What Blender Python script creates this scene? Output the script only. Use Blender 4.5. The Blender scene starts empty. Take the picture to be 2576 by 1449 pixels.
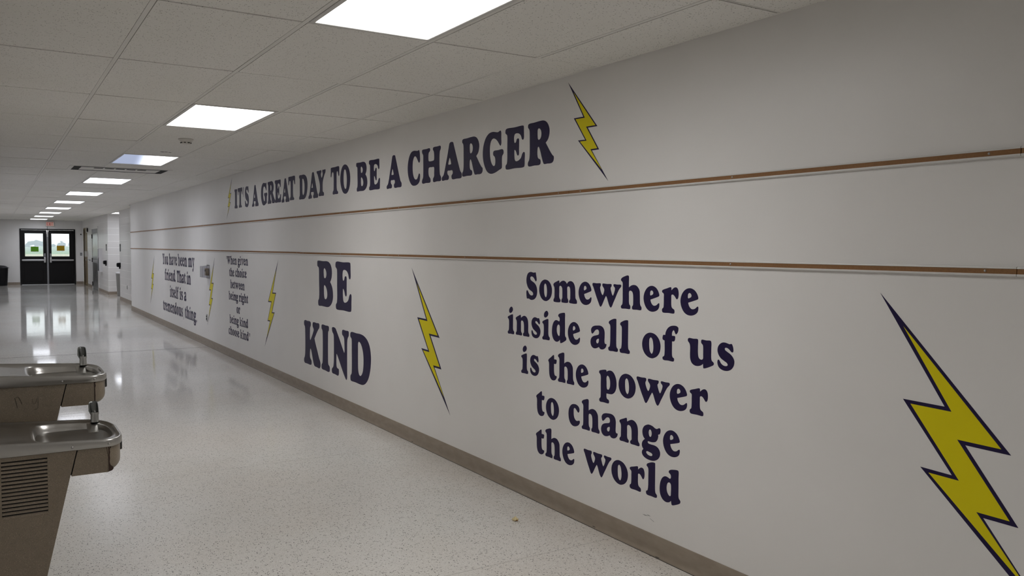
import bpy, bmesh, math, random
from mathutils import Vector, Matrix

SC = bpy.context.scene
COL = SC.collection
# ------------------------------------------------------------------ camera, sky, exposure
EYE = 1.5348
WALL = 2.7837          # room-side face of the lettered wall
CEIL = 2.5107
BLOCK = 3.02           # face of the block walls at the far end
LEFT = -0.07           # face of the left wall
ENDY = 37.1            # face of the end wall
WEND = 21.6            # far end of the lettered wall
RGT = Vector((0.847831, -0.530222, 0.006841)); UPV = Vector((0.019486, 0.044046, 0.998839)); FWD = Vector((0.529908, 0.846714, -0.047675))
cam = bpy.data.cameras.new('camera'); cam.sensor_width = 36; cam.lens = 2084.599 * 36 / 2576
cam.clip_start = .02; cam.clip_end = 3000
co = bpy.data.objects.new('camera', cam); COL.objects.link(co); SC.camera = co
mw = Matrix.Identity(4)
for i in range(3):
    mw[i][0] = RGT[i]; mw[i][1] = UPV[i]; mw[i][2] = -FWD[i]
mw[2][3] = EYE
co.matrix_world = mw

SKY = 1.9
PANEL = 5.5
SC.view_settings.view_transform = 'Standard'; SC.view_settings.look = 'None'
SC.view_settings.gamma = 1; SC.view_settings.use_curve_mapping = False
SC.view_settings.exposure = 0.83
wd = bpy.data.worlds.new('sky'); SC.world = wd; wd.use_nodes = True
bg = wd.node_tree.nodes['Background']
bg.inputs[0].default_value = (.82, .91, 1, 1); bg.inputs[1].default_value = SKY
SC.cycles.max_bounces = 8; SC.cycles.diffuse_bounces = 5; SC.cycles.glossy_bounces = 3; SC.cycles.transparent_max_bounces = 8
SC.cycles.use_adaptive_sampling = True; SC.cycles.adaptive_threshold = .06; SC.cycles.adaptive_min_samples = 16
SC.cycles.use_denoising = True
SC.cycles.caustics_reflective = False; SC.cycles.caustics_refractive = False

# ------------------------------------------------------------------ helpers
MATS = {}
class NT:
    def __init__(s, name):
        s.m = bpy.data.materials.new(name); s.m.use_nodes = True; s.t = s.m.node_tree
        s.b = s.t.nodes['Principled BSDF']; MATS[name] = s.m
    def n(s, kind, **kw):
        o = s.t.nodes.new(kind)
        for k, v in kw.items():
            if k.startswith('i_'):
                key = k[2:]; key = int(key) if key.isdigit() else key.replace('_', ' ')
                o.inputs[key].default_value = v
            else: setattr(o, k, v)
        return o
    def l(s, a, b): s.t.links.new(a, b)
    def set(s, **kw):
        for k, v in kw.items(): s.b.inputs[k.replace('_', ' ')].default_value = v
    def math(s, op, a, b=None):
        o = s.n('ShaderNodeMath', operation=op)
        for i, v in enumerate((a, b)):
            if v is None: continue
            if isinstance(v, (int, float)): o.inputs[i].default_value = v
            else: s.l(v, o.inputs[i])
        return o.outputs[0]
    def mix(s, fac, a, b):
        o = s.n('ShaderNodeMix', data_type='RGBA')
        for k, v in ((0, fac), (6, a), (7, b)):
            if isinstance(v, tuple): o.inputs[k].default_value = v if len(v) == 4 else (*v, 1)
            elif isinstance(v, (int, float)): o.inputs[k].default_value = v
            else: s.l(v, o.inputs[k])
        return o.outputs[2]
    def ramp(s, fac, *stops):
        o = s.n('ShaderNodeValToRGB'); e = o.color_ramp.elements
        while len(e) < len(stops): e.new(.5)
        for x, (p, c) in zip(e, stops):
            x.position = p; x.color = (c, c, c, 1) if isinstance(c, (int, float)) else (*c, 1)
        s.l(fac, o.inputs[0]); return o.outputs[0]
    def pos(s, scale=(1, 1, 1), rot=(0, 0, 0)):
        g = s.n('ShaderNodeNewGeometry'); m = s.n('ShaderNodeMapping'); m.inputs['Scale'].default_value = scale; m.inputs['Rotation'].default_value = rot
        s.l(g.outputs['Position'], m.inputs[0]); return m.outputs[0]
    def noise(s, vec, scale, detail=3, rough=.5):
        o = s.n('ShaderNodeTexNoise'); o.inputs['Scale'].default_value = scale; o.inputs['Detail'].default_value = detail; o.inputs['Roughness'].default_value = rough
        s.l(vec, o.inputs['Vector']); return o.outputs[0]
    def bump(s, h, strength, dist):
        o = s.n('ShaderNodeBump'); o.inputs['Strength'].default_value = strength; o.inputs['Distance'].default_value = dist
        s.l(h, o.inputs['Height']); s.l(o.outputs[0], s.b.inputs['Normal'])
        return o

def plain(name, col, rough=.5, metal=0, spec=.5, **kw):
    t = NT(name); t.set(Base_Color=(*col, 1), Roughness=rough, Metallic=metal)
    t.b.inputs['Specular IOR Level'].default_value = spec
    for k, v in kw.items(): t.b.inputs[k.replace('_', ' ')].default_value = v
    return t

def chips(t, scale, stretch, rot, cut, keep):
    """elongated chip mask: cells of a stretched voronoi, a random share of them filled"""
    v = t.n('ShaderNodeTexVoronoi'); v.inputs['Scale'].default_value = scale; v.inputs['Randomness'].default_value = 1
    t.l(t.pos(stretch, rot), v.inputs['Vector'])
    a = t.math('LESS_THAN', v.outputs['Distance'], cut)
    sp = t.n('ShaderNodeSeparateColor'); t.l(v.outputs['Color'], sp.inputs[0])
    return t.math('MULTIPLY', a, t.math('LESS_THAN', sp.outputs[0], keep)), sp.outputs[1]

# painted wall: satin off-white paint over roller stipple
t = NT('wall_paint')
n2 = t.noise(t.pos(), 3.0, 1)
t.l(t.mix(t.ramp(n2, (.3, 0.0), (.7, 1.0)), (.752, .737, .722), (.772, .757, .744)), t.b.inputs['Base Color'])
t.set(Roughness=.37); t.b.inputs['Specular IOR Level'].default_value = .5

# painted concrete block: joint highlights painted in as pale lines
t = NT('painted_block')
g = t.n('ShaderNodeNewGeometry'); sp = t.n('ShaderNodeSeparateXYZ'); t.l(g.outputs['Position'], sp.inputs[0])
jz = t.math('LESS_THAN', t.math('PINGPONG', t.math('SUBTRACT', sp.outputs[2], .05), .1016), .0045)   # highlights along the bed joints, put into the colour; head joints left out
jb = t.math('MULTIPLY', jz, t.ramp(t.noise(t.pos((1, 1, 9)), .8, 2), (.38, .25), (.6, 1.0)))
t.l(t.mix(jb, (.69, .675, .66), (.95, .94, .93)), t.b.inputs['Base Color']); t.set(Roughness=.32)

# mineral-fibre ceiling tile: fissures and pin holes
t = NT('ceiling_tile')
m1, _ = chips(t, 140, (1, .5, 1), (0, 0, .5), .26, .17)
m2, _ = chips(t, 140, (.5, 1, 1), (0, 0, .9), .25, .16)
m3, _ = chips(t, 230, (1, 1, 1), (0, 0, 0), .26, .35)
mm = t.math('MAXIMUM', t.math('MAXIMUM', m1, m2), t.math('MULTIPLY', m3, .5))
oi = t.n('ShaderNodeTexNoise'); oi.inputs['Scale'].default_value = .9; t.l(t.pos(), oi.inputs['Vector'])
basec = t.mix(t.ramp(oi.outputs[0], (.35, 0.0), (.65, 1.0)), (.80, .785, .745), (.83, .815, .785))
t.l(t.mix(t.math('MULTIPLY', mm, .66), basec, (.085, .075, .06)), t.b.inputs['Base Color'])
t.set(Roughness=.95); t.b.inputs['Specular IOR Level'].default_value = .1

# terrazzo-look floor: chips, patchy wax shine, slow ripples across the hall
t = NT('terrazzo')
c1, r1 = chips(t, 118, (1, .45, 1), (0, 0, .4), .28, .25)
c2, r2 = chips(t, 112, (.45, 1, 1), (0, 0, .75), .26, .26)
c3, r3 = chips(t, 185, (1, .8, 1), (0, 0, .2), .36, .38)
c4, r4 = chips(t, 170, (1, .7, 1), (0, 0, 1.2), .42, .42)
c5, r5 = chips(t, 260, (1, 1, 1), (0, 0, .6), .40, .45)
stain = t.noise(t.pos(), .55, 4, .55)
bc = t.mix(t.ramp(stain, (.36, 0.0), (.62, 1.0)), (.645, .61, .565), (.69, .68, .655))
bc = t.mix(t.math('MULTIPLY', c4, .55), bc, (.80, .78, .745))
bc = t.mix(t.math('MULTIPLY', c5, .42), bc, (.34, .31, .275))
bc = t.mix(t.math('MULTIPLY', c3, .55), bc, (.27, .235, .20))
bc = t.mix(t.math('MULTIPLY', c2, .85), bc, (.07, .065, .06))
bc = t.mix(t.math('MULTIPLY', c1, .85), bc, (.06, .058, .055))
g0 = t.n('ShaderNodeNewGeometry'); s0 = t.n('ShaderNodeSeparateXYZ'); t.l(g0.outputs['Position'], s0.inputs[0])
grime = t.math('MULTIPLY', t.ramp(t.math('SUBTRACT', s0.outputs[0], WALL - .55), (.0, 0.0), (.55, 1.0)), t.ramp(t.noise(t.pos((1, .6, 1)), 2.2, 4), (.35, .05), (.7, 1.0)))
bc = t.mix(t.math('MULTIPLY', grime, .34), bc, (.36, .27, .19))           # wax build-up and dirt along the wall
g = t.n('ShaderNodeNewGeometry'); sp = t.n('ShaderNodeSeparateXYZ'); t.l(g.outputs['Position'], sp.inputs[0])
md = t.math('PINGPONG', t.math('SUBTRACT', sp.outputs[1], 3.392), 1.217)        # saw-cut joints every 2.43 m
jn = t.math('LESS_THAN', md, .0022)
bc = t.mix(t.math('MULTIPLY', jn, .55), bc, (.20, .18, .16))
t.l(bc, t.b.inputs['Base Color'])
t.l(t.ramp(t.noise(t.pos(), 1.3, 3), (.3, .34), (.7, .46)), t.b.inputs['Roughness'])
t.set(Coat_Weight=1.0, Coat_Roughness=.06, Coat_IOR=1.22); t.b.inputs['Specular IOR Level'].default_value = .42
wear = t.ramp(t.math('ADD', t.math('MULTIPLY', t.math('SUBTRACT', s0.outputs[1], 4.4), .22), t.math('MULTIPLY', t.math('SUBTRACT', t.noise(t.pos(), .9, 3), .5), 1.2)), (.0, 0.0), (1.0, 1.0))
t.l(t.math('MULTIPLY_ADD', wear, .58), t.b.inputs['Coat Weight']); t.b.inputs['Coat Weight'].links[0].from_node.inputs[2].default_value = .42      # wax worn thin around the fountains
t.l(t.math('MULTIPLY_ADD', wear, -.17), t.b.inputs['Coat Roughness']); t.b.inputs['Coat Roughness'].links[0].from_node.inputs[2].default_value = .23
w1 = t.noise(t.pos((.35, 1.5, 1)), 1.5, 1); w2 = t.noise(t.pos((.5, 3.0, 1)), 5, 0)
w3 = t.noise(t.pos(), 22, 0)
bo = t.bump(t.math('ADD', t.math('ADD', t.math('MULTIPLY', w1, 1.0), t.math('MULTIPLY', w2, .16)), t.math('ADD', t.math('MULTIPLY', w3, .045), t.math('MULTIPLY', t.noise(t.pos((.22, 2.4, 1)), 4, 1), .28))), .045, .010)
t.l(bo.outputs[0], t.b.inputs['Coat Normal'])

# vinyl cove base with scuffs
t = NT('cove_vinyl')
sc1, _ = chips(t, 30, (1, .30, 1.6), (.25, 0, 0), .15, .20)
nz = t.noise(t.pos((1, 1, 3)), 9, 4)
bc = t.mix(t.ramp(nz, (.35, 0.0), (.7, 1.0)), (.24, .195, .152), (.29, .24, .19))
t.l(t.mix(t.math('MULTIPLY', sc1, .75), bc, (.04, .035, .03)), t.b.inputs['Base Color']); t.set(Roughness=.42)

# brown speckled vinyl-clad steel on the coolers
t = NT('speckled_steel')
s1, _ = chips(t, 400, (1, 1, 1), (.3, .2, .1), .34, .45); s2, _ = chips(t, 380, (1, 1, 1), (.7, .1, .4), .30, .2)
bc = t.mix(t.noise(t.pos(), 40, 3), (.185, .148, .105), (.235, .19, .14))
bc = t.mix(t.math('MULTIPLY', s1, .7), bc, (.09, .07, .055)); bc = t.mix(t.math('MULTIPLY', s2, .6), bc, (.5, .43, .33))
t.l(bc, t.b.inputs['Base Color']); t.set(Roughness=.38)

# brushed stainless
t = NT('stainless')
br1 = t.noise(t.pos((3, 60, 60)), 4, 2)
t.l(t.ramp(br1, (.2, .27), (.8, .31)), t.b.inputs['Roughness']); t.set(Base_Color=(.43, .42, .405, 1), Metallic=1)
t = NT('stainless_door')
br1 = t.noise(t.pos((90, 90, 1)), 3, 2)
t.l(t.ramp(br1, (.3, .22), (.7, .34)), t.b.inputs['Roughness']); t.set(Base_Color=(.42, .42, .42, 1), Metallic=1)

# cork strip
t = NT('cork')
nz = t.noise(t.pos((1, 3, 3)), 60, 4)
t.l(t.mix(nz, (.19, .085, .030), (.30, .150, .055)), t.b.inputs['Base Color']); t.set(Roughness=.7)

plain('aluminium', (.62, .60, .57), .32, .85)
plain('rail_white', (.66, .65, .63), .4)
plain('navy_vinyl', (.014, .008, .048), .45, spec=.22)
plain('yellow_vinyl', (.72, .62, .002), .45, spec=.25)
plain('ghost_vinyl', (.34, .335, .34), .45)
plain('grey_vinyl', (.13, .125, .14), .45)
plain('grid_steel', (.74, .725, .69), .55)
plain('dark_void', (.01, .009, .008), .9)
plain('lamp_frame', (.62, .61, .59), .45)
plain('black_steel', (.005, .0045, .005), .4, spec=.25)
plain('bronze', (.016, .013, .012), .35, .3)
plain('satin_metal', (.55, .55, .56), .34, .9)
plain('grey_post', (.25, .25, .265), .4, .3)
plain('off_white', (.60, .58, .54), .45)
plain('exit_red', (.50, .012, .012), .5)
plain('black_plastic', (.004, .004, .005), .45, spec=.25)
plain('black_bag', (.006, .006, .009), .35, spec=.3)
plain('sign_grey', (.045, .05, .055), .4)
plain('tan_paint', (.21, .155, .075), .45)
plain('brown_paint', (.12, .082, .045), .5)
plain('bin_grey', (.20, .195, .19), .35)
plain('liner_white', (.72, .72, .74), .35)
plain('beige_plastic', (.42, .34, .25), .5)
plain('popcorn', (.66, .56, .33), .8)
plain('popcorn_hull', (.25, .10, .02), .5)
plain('rust', (.025, .010, .005), .85)
plain('ink', (.022, .018, .014), .7)
plain('dark_rubber', (.02, .02, .02), .6)
plain('red_paint', (.10, .010, .012), .35)
plain('steel_screw', (.42, .41, .40), .3, 1)
plain('chrome', (.42, .42, .41), .28, 1)
plain('bark', (.06, .045, .035), .9)
plain('tape_white', (.8, .8, .8), .5)
for nm, c in (('green_paper', (.13, .36, .015)), ('yellow_paper', (.52, .34, .01))):
    t = plain(nm, c, .8)
    tr = t.n('ShaderNodeBsdfTranslucent'); tr.inputs[0].default_value = (*c, 1); mx = t.n('ShaderNodeMixShader'); mx.inputs[0].default_value = .35
    t.l(t.b.outputs[0], mx.inputs[1]); t.l(tr.outputs[0], mx.inputs[2]); t.l(mx.outputs[0], t.t.nodes['Material Output'].inputs[0])
def clear(name, tint, rough):
    t = NT(name); tr = t.n('ShaderNodeBsdfTransparent'); tr.inputs[0].default_value = (*tint, 1)
    gl = t.n('ShaderNodeBsdfGlossy'); gl.inputs['Roughness'].default_value = rough
    g = t.n('ShaderNodeNewGeometry'); dt = t.n('ShaderNodeVectorMath', operation='DOT_PRODUCT'); t.l(g.outputs['Incoming'], dt.inputs[0]); t.l(g.outputs['Normal'], dt.inputs[1])
    f5 = t.math('POWER', t.math('SUBTRACT', 1.0, t.math('ABSOLUTE', dt.outputs['Value'])), 5.0)
    fr = t.math('MULTIPLY_ADD', f5, .9); fr.node.inputs[2].default_value = .04
    mx = t.n('ShaderNodeMixShader'); t.l(fr, mx.inputs[0]); t.l(tr.outputs[0], mx.inputs[1]); t.l(gl.outputs[0], mx.inputs[2])
    t.l(mx.outputs[0], t.t.nodes['Material Output'].inputs[0])
clear('glass', (.93, .97, .98), .0)
clear('clear_plastic', (.86, .86, .88), .1)
# foliage, field
t = NT('foliage'); t.l(t.mix(t.noise(t.pos(), .8, 4), (.025, .05, .02), (.06, .10, .04)), t.b.inputs['Base Color']); t.set(Roughness=.8)
t = NT('field'); t.l(t.mix(t.noise(t.pos(), .05, 4), (.14, .23, .07), (.19, .28, .10)), t.b.inputs['Base Color']); t.set(Roughness=.9)
t = NT('dry_field'); t.l(t.mix(t.noise(t.pos(), .1, 4), (.36, .33, .19), (.42, .38, .24)), t.b.inputs['Base Color']); t.set(Roughness=.9)

def lamp_mat(name, dim):
    t = NT(name)
    em = t.n('ShaderNodeEmission'); em.inputs[0].default_value = (.945, .975, 1.06, 1) if name == 'lamp_cool' else (1, .985, .965, 1)
    if dim:                                             # one tube out: the left half glows blue and faint
        tc = t.n('ShaderNodeTexCoord'); sp = t.n('ShaderNodeSeparateXYZ'); t.l(tc.outputs['Object'], sp.inputs[0])
        f = t.n('ShaderNodeMapRange'); f.interpolation_type = 'SMOOTHERSTEP'
        t.l(t.math('ADD', sp.outputs[0], t.math('MULTIPLY', sp.outputs[1], -.10)), f.inputs['Value'])
        f.inputs['From Min'].default_value = -.12; f.inputs['From Max'].default_value = .18
        t.l(t.mix(f.outputs[0], (.60, .68, .92), (1, .985, .97)), em.inputs[0])
        t.l(t.math('MULTIPLY_ADD', f.outputs[0], PANEL - .95), em.inputs[1])
        em.inputs[1].links[0].from_node.inputs[2].default_value = .95
    else: em.inputs[1].default_value = PANEL
    # prismatic lens: throws most of its light downward
    g = t.n('ShaderNodeNewGeometry'); dt = t.n('ShaderNodeVectorMath', operation='DOT_PRODUCT'); t.l(g.outputs['Incoming'], dt.inputs[0]); t.l(g.outputs['Normal'], dt.inputs[1])
    k = t.math('MULTIPLY_ADD', t.math('ABSOLUTE', dt.outputs['Value']), 1.0); k.node.inputs[2].default_value = .30
    if em.inputs[1].links: t.l(t.math('MULTIPLY', em.inputs[1].links[0].from_socket, k), em.inputs[1])
    else: t.l(t.math('MULTIPLY', k, PANEL), em.inputs[1])
    t.l(em.outputs[0], t.t.nodes['Material Output'].inputs[0])
lamp_mat('lamp_glow', False); lamp_mat('lamp_half', True); lamp_mat('lamp_cool', False)
t = NT('exit_glow'); t.set(Base_Color=(.78, .60, .54, 1), Roughness=.5); t.b.inputs['Emission Color'].default_value = (1, .45, .36, 1); t.b.inputs['Emission Strength'].default_value = .10

def box(bm, a, b, bev=0, seg=2):
    r = bmesh.ops.create_cube(bm, size=1)
    vs = r['verts']
    for v in vs:
        v.co = Vector([a[i] if v.co[i] < 0 else b[i] for i in range(3)])
    if bev:
        es = list({e for v in vs for e in v.link_edges})
        bmesh.ops.bevel(bm, geom=es, offset=bev, segments=seg, affect='EDGES', profile=.5)
def cyl(bm, p, q, r0, r1=None, n=16, caps=True):
    p, q = Vector(p), Vector(q); d = q - p
    m = Matrix.Translation((p + q) / 2) @ d.to_track_quat('Z', 'Y').to_matrix().to_4x4()
    bmesh.ops.create_cone(bm, cap_ends=caps, segments=n, radius1=r0, radius2=r0 if r1 is None else r1, depth=d.length, matrix=m)
def lathe(bm, prof, c=(0, 0, 0), n=28, axis='Z'):
    rings = []
    for r, z in prof:
        ring = []
        for k in range(n):
            a = 2 * math.pi * k / n
            ring.append(bm.verts.new((c[0] + r * math.cos(a), c[1] + r * math.sin(a), c[2] + z)))
        rings.append(ring)
    for a, b in zip(rings, rings[1:]):
        for k in range(n): bm.faces.new((a[k], a[(k + 1) % n], b[(k + 1) % n], b[k]))
    bm.faces.new(list(reversed(rings[0]))); bm.faces.new(rings[-1])
def prism(bm, pts, a, b, axis):
    """extrude a closed 2D outline from a to b along axis (0 x, 1 y, 2 z)"""
    def P(u, v, w): return {0: (w, u, v), 1: (u, w, v), 2: (u, v, w)}[axis]
    A = [bm.verts.new(P(u, v, a)) for u, v in pts]; B = [bm.verts.new(P(u, v, b)) for u, v in pts]
    bm.faces.new(A); bm.faces.new(list(reversed(B)))
    n = len(pts)
    for i in range(n): bm.faces.new((A[i], B[i], B[(i + 1) % n], A[(i + 1) % n]))
def tube(bm, pts, r, n=8):
    pts = [Vector(p) for p in pts]; rings = []
    for i, p in enumerate(pts):
        d = (pts[min(i + 1, len(pts) - 1)] - pts[max(i - 1, 0)]).normalized()
        q = d.to_track_quat('Z', 'Y').to_matrix()
        rings.append([bm.verts.new(p + q @ Vector((r * math.cos(2 * math.pi * k / n), r * math.sin(2 * math.pi * k / n), 0))) for k in range(n)])
    for a, b in zip(rings, rings[1:]):
        for k in range(n): bm.faces.new((a[k], a[(k + 1) % n], b[(k + 1) % n], b[k]))
    bm.faces.new(rings[0]); bm.faces.new(list(reversed(rings[-1])))

def mesh(name, bm, mats, smooth=False):
    bmesh.ops.recalc_face_normals(bm, faces=bm.faces)
    me = bpy.data.meshes.new(name); bm.to_mesh(me); bm.free()
    for m in ([mats] if isinstance(mats, str) else mats): me.materials.append(MATS[m])
    if smooth:
        for p in me.polygons: p.use_smooth = True
        if smooth != 'all': me.set_sharp_from_angle(angle=math.radians(40))
    return me
def obj(name, bm, mats, parent=None, loc=None, smooth=False, label=None):
    me = bm if isinstance(bm, bpy.types.Mesh) else mesh(name, bm, mats, smooth)
    o = bpy.data.objects.new(name, me); COL.objects.link(o)
    if parent: o.parent = parent
    if loc: o.location = loc
    if label: o['label'] = label
    return o
def B(*boxes):
    bm = bmesh.new()
    for q in boxes: box(bm, *q)
    return bm
def tag(o, label, cat, group=None):
    o['label'] = label; o['category'] = cat
    if group: o['group'] = group
    return o
def thing(name, loc, label, cat, group=None):
    o = bpy.data.objects.new(name, None); o.empty_display_size = .1; COL.objects.link(o); o.location = loc
    return tag(o, label, cat, group)
def struct(name, bm, mats, smooth=False, parent=None):
    o = obj(name, bm, mats, parent, smooth=smooth); o['kind'] = 'structure'; return o
def copy_tree(src, **kw):
    c = src.copy(); COL.objects.link(c)
    for ch in src.children:
        d = ch.copy(); COL.objects.link(d); d.parent = c
        for g in ch.children:
            e = g.copy(); COL.objects.link(e); e.parent = d
    return c
ORD = ['nearest', 'second', 'third', 'fourth', 'fifth', 'sixth', 'seventh', 'eighth', 'ninth', 'tenth', 'eleventh']

# ------------------------------------------------------------------ shell
struct('floor', B(((-2.2, -3.2, -.2), (5.6, 38.6, 0))), 'terrazzo')
struct('wall_right', B(((WALL, -3.2, 0), (WALL + .42, WEND, 2.75))), 'wall_paint')
struct('wall_block_near', B(((BLOCK, WEND, 0), (BLOCK + .2, 25.7, 2.75))), 'painted_block')
struct('wall_block_far', B(((BLOCK, 28.5, 0), (5.6, 31.32, 2.75)), ((BLOCK, 31.32, 2.18), (5.6, 33.3, 2.75)), ((BLOCK + .12, 31.32, 0), (5.6, 33.3, 2.18)),
       ((BLOCK, 33.3, 0), (5.6, 35.15, 2.75)), ((BLOCK, 35.15, 2.2), (5.6, 36.45, 2.75)), ((BLOCK + .12, 35.15, 0), (5.6, 36.45, 2.2)), ((BLOCK, 36.45, 0), (5.6, ENDY, 2.75))), 'painted_block')
struct('wall_alcove', B(((5.4, 25.2, 0), (5.6, 28.5, 2.75)), ((BLOCK + .2, 25.5, 0), (5.4, 25.7, 2.75))), 'painted_block')
struct('wall_left', B(((LEFT - .25, 2.3, 0), (LEFT, ENDY, 2.75))), 'painted_block')
struct('wall_back', B(((-2.2, -3.2, 0), (WALL, -3.0, 2.75)), ((-2.2, -3.0, 0), (-2.0, 2.3, 2.75)), ((-2.0, 2.3, 0), (LEFT - .25, 2.5, 2.75))), 'wall_paint')
DX0, DX1, DZ = .868, 2.766, 2.172
struct('wall_end', B(((LEFT - .25, ENDY, 0), (DX0, ENDY + .2, 2.75)), ((DX1, ENDY, 0), (5.6, ENDY + .2, 2.75)), ((DX0, ENDY, DZ), (DX1, ENDY + .2, 2.75))), 'wall_paint')
struct('ceiling_slab', B(((-2.2, -3.2, 2.62), (5.6, 38.6, 2.80))), 'dark_void').name = 'ceiling_2'

# suspended ceiling: lay-in tiles between tee bars
XA, S, TD, Y0 = .56062, .6096, 1.2192, 4.79784
rnd = random.Random(4)
LIGHT_ROWS = [-2 + 3 * k for k in range(10)]
bm = bmesh.new()
def tile(x0, x1, y0, y1):
    r = bmesh.ops.create_cube(bm, size=1); vs = r['verts']
    dz = [rnd.choice((0, 0, 0, .0015, .003, -.001)) for _ in range(4)]
    for v in vs:
        ix, iy, iz = v.co.x > 0, v.co.y > 0, v.co.z > 0
        v.co = Vector((x1 if ix else x0, y1 if iy else y0, (CEIL + .018 if iz else CEIL) + dz[ix * 2 + iy]))
XS = [-2.2] + [XA + S * j for j in range(-4, 4)] + [WALL - .004]
XSF = [XA + S * j for j in range(-1, 5)]
lights = []
for k in range(-7, 27):
    ya, yb = Y0 + TD * k, Y0 + TD * (k + 1)
    for j in range(-5, 4):
        xa, xb = XA + S * j, XA + S * (j + 1)
        if ya > 2 and xb < LEFT + .1: continue
        xb2 = min(xb, WALL - .004) if yb < WEND + .6 else min(xb, BLOCK - .004)
        if yb > ENDY: yb = ENDY - .004
        if j == 1 and (k in LIGHT_ROWS or k == -5): continue
        tile(xa + .0130, xb2 - (.0130 if xb2 == xb else .002), ya + .0078, yb - .0078)
for k in range(13, 27):                                  # beyond the lettered wall the ceiling runs on to the block wall
    ya, yb = Y0 + TD * k, min(Y0 + TD * (k + 1), ENDY - .004)
    tile(XA + 4 * S + .0125, BLOCK - .004, ya + .0078, yb - .0078)
for x in range(5):                                       # side passage
    for y in range(3):
        if (x, y) == (0, 1): continue
        tile(BLOCK + .012 + S * x, BLOCK - .004 + S * (x + 1), 25.5 + TD * y + .006, 25.5 + TD * (y + 1) - .006)
struct('ceiling', bm, 'ceiling_tile')
bm = bmesh.new()
for j in range(-4, 4):
    x = XA + S * j; y0 = -3.0 if x < LEFT else -3.0
    box(bm, (x - .0105, y0, CEIL + .0012), (x + .0105, 2.3 if x < LEFT - .1 else ENDY, CEIL + .010))
for k in range(-6, 27):
    y = Y0 + TD * k; a = -2.0 if y < 2.3 else LEFT; b = WALL if y < WEND else BLOCK
    box(bm, (a, y - .0035, CEIL + .003), (b, y + .0035, CEIL + .012))
struct('trim_ceiling_grid', bm, 'grid_steel')
struct('trim_wall_angle', B(((WALL - .022, -3, CEIL + .002), (WALL, WEND, CEIL + .006)), ((LEFT, 2.3, CEIL + .002), (LEFT + .022, ENDY, CEIL + .006)), ((BLOCK - .022, WEND, CEIL + .002), (BLOCK, ENDY, CEIL + .006)),
       ((LEFT, ENDY - .022, CEIL + .002), (BLOCK, ENDY, CEIL + .006))), 'grid_steel')

# cove base: flat face, rounded foot
def cove(name, p, q, inward, hgt=.1065):
    """from p to q along a wall; inward = unit vector off the wall"""
    p, q, w = Vector((*p, 0)), Vector((*q, 0)), Vector((*inward, 0))
    prof = [(0, 0), (.014, 0), (.0135, .003), (.008, .010), (.0045, .022), (.0035, .04), (.0035, hgt - .002), (.002, hgt), (0, hgt)]
    bm = bmesh.new(); A = [bm.verts.new(p + w * a + Vector((0, 0, b))) for a, b in prof]; Bv = [bm.verts.new(q + w * a + Vector((0, 0, b))) for a, b in prof]
    bm.faces.new(A); bm.faces.new(list(reversed(Bv)))
    for i in range(len(prof)): bm.faces.new((A[i], Bv[i], Bv[(i + 1) % len(prof)], A[(i + 1) % len(prof)]))
    return struct(name, bm, 'cove_vinyl', smooth=True)
cove('baseboard_right', (WALL, -3), (WALL, WEND + .003), (-1, 0))
cove('baseboard_right_end', (WALL - .003, WEND), (BLOCK, WEND), (0, 1))
cove('baseboard_block_near', (BLOCK, WEND), (BLOCK, 25.704), (-1, 0))
cove('baseboard_block_far', (BLOCK, 28.496), (BLOCK, 31.27), (-1, 0))
cove('baseboard_block_middle', (BLOCK, 33.35), (BLOCK, 35.1), (-1, 0))
cove('baseboard_block_corner', (BLOCK, 36.5), (BLOCK, ENDY), (-1, 0))
cove('baseboard_alcove', (BLOCK - .004, 28.5), (5.4, 28.5), (0, -1))
cove('baseboard_left', (LEFT, 2.3), (LEFT, ENDY), (1, 0))
cove('baseboard_end', (LEFT, ENDY), (DX0 - .01, ENDY), (0, -1))
cove('baseboard_end_right', (DX1 + .01, ENDY), (BLOCK, ENDY), (0, -1))
struct('trim_base_shade', B(((WALL - .0185, -3, -.001), (WALL - .0138, WEND, .0006))), 'dark_rubber')  # dark strip painted in for the shaded crevice at the base foot
struct('trim_floor_joint', B(((LEFT, 13.128, -.002), (WALL, 13.140, .0006))), 'dark_rubber')

# ------------------------------------------------------------------ ceiling lights
def make_light(mat):
    t = thing('ceiling_light', (0, 0, CEIL), '', 'ceiling light', 'lit panels along the corridor ceiling')
    hw, hl = S / 2 - .0125, TD / 2 - .006
    bm = bmesh.new()
    for a, b in (((-hw, -hl), (-hw + .022, hl)), ((hw - .022, -hl), (hw, hl)), ((-hw + .022, -hl), (hw - .022, -hl + .022)), ((-hw + .022, hl - .022), (hw - .022, hl))):
        box(bm, (*a, -.003), (*b, .012), .002, 1)
    obj('frame', bm, 'lamp_frame', t)
    bm = bmesh.new(); box(bm, (-hw + .022, -hl + .022, .004), (hw - .022, hl - .022, .008))
    obj('diffuser', bm, mat, t)
    obj('housing', B(((-hw, -hl, .012), (hw, hl, .07))), 'lamp_frame', t)
    return t
lab = ['lit ceiling panel nearest the camera, cut off by the top edge', 'second lit ceiling panel, just before the smoke detector',
       'third ceiling panel along the hall, dim and bluish on its left half', 'fourth lit ceiling panel, just beyond the long air grille', 'fifth lit ceiling panel along the corridor',
       'sixth lit ceiling panel along the corridor', 'seventh lit ceiling panel along the corridor', 'third lit ceiling panel counted from the exit doors',
       'second lit ceiling panel counted from the exit doors', 'lit ceiling panel nearest the exit doors']
L0 = make_light('lamp_glow'); LC = make_light('lamp_cool'); L2 = make_light('lamp_half')
for i, k in enumerate(LIGHT_ROWS):
    o = L2 if i == 2 else (L0 if i == 0 else (copy_tree(L0) if i == 1 else (LC if i == 3 else copy_tree(LC))))
    o.location = (XA + S * 1.5, Y0 + TD * (k + .5), CEIL); o['label'] = lab[i]
    if k + 1 > 26: o.location.y -= .05
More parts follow.
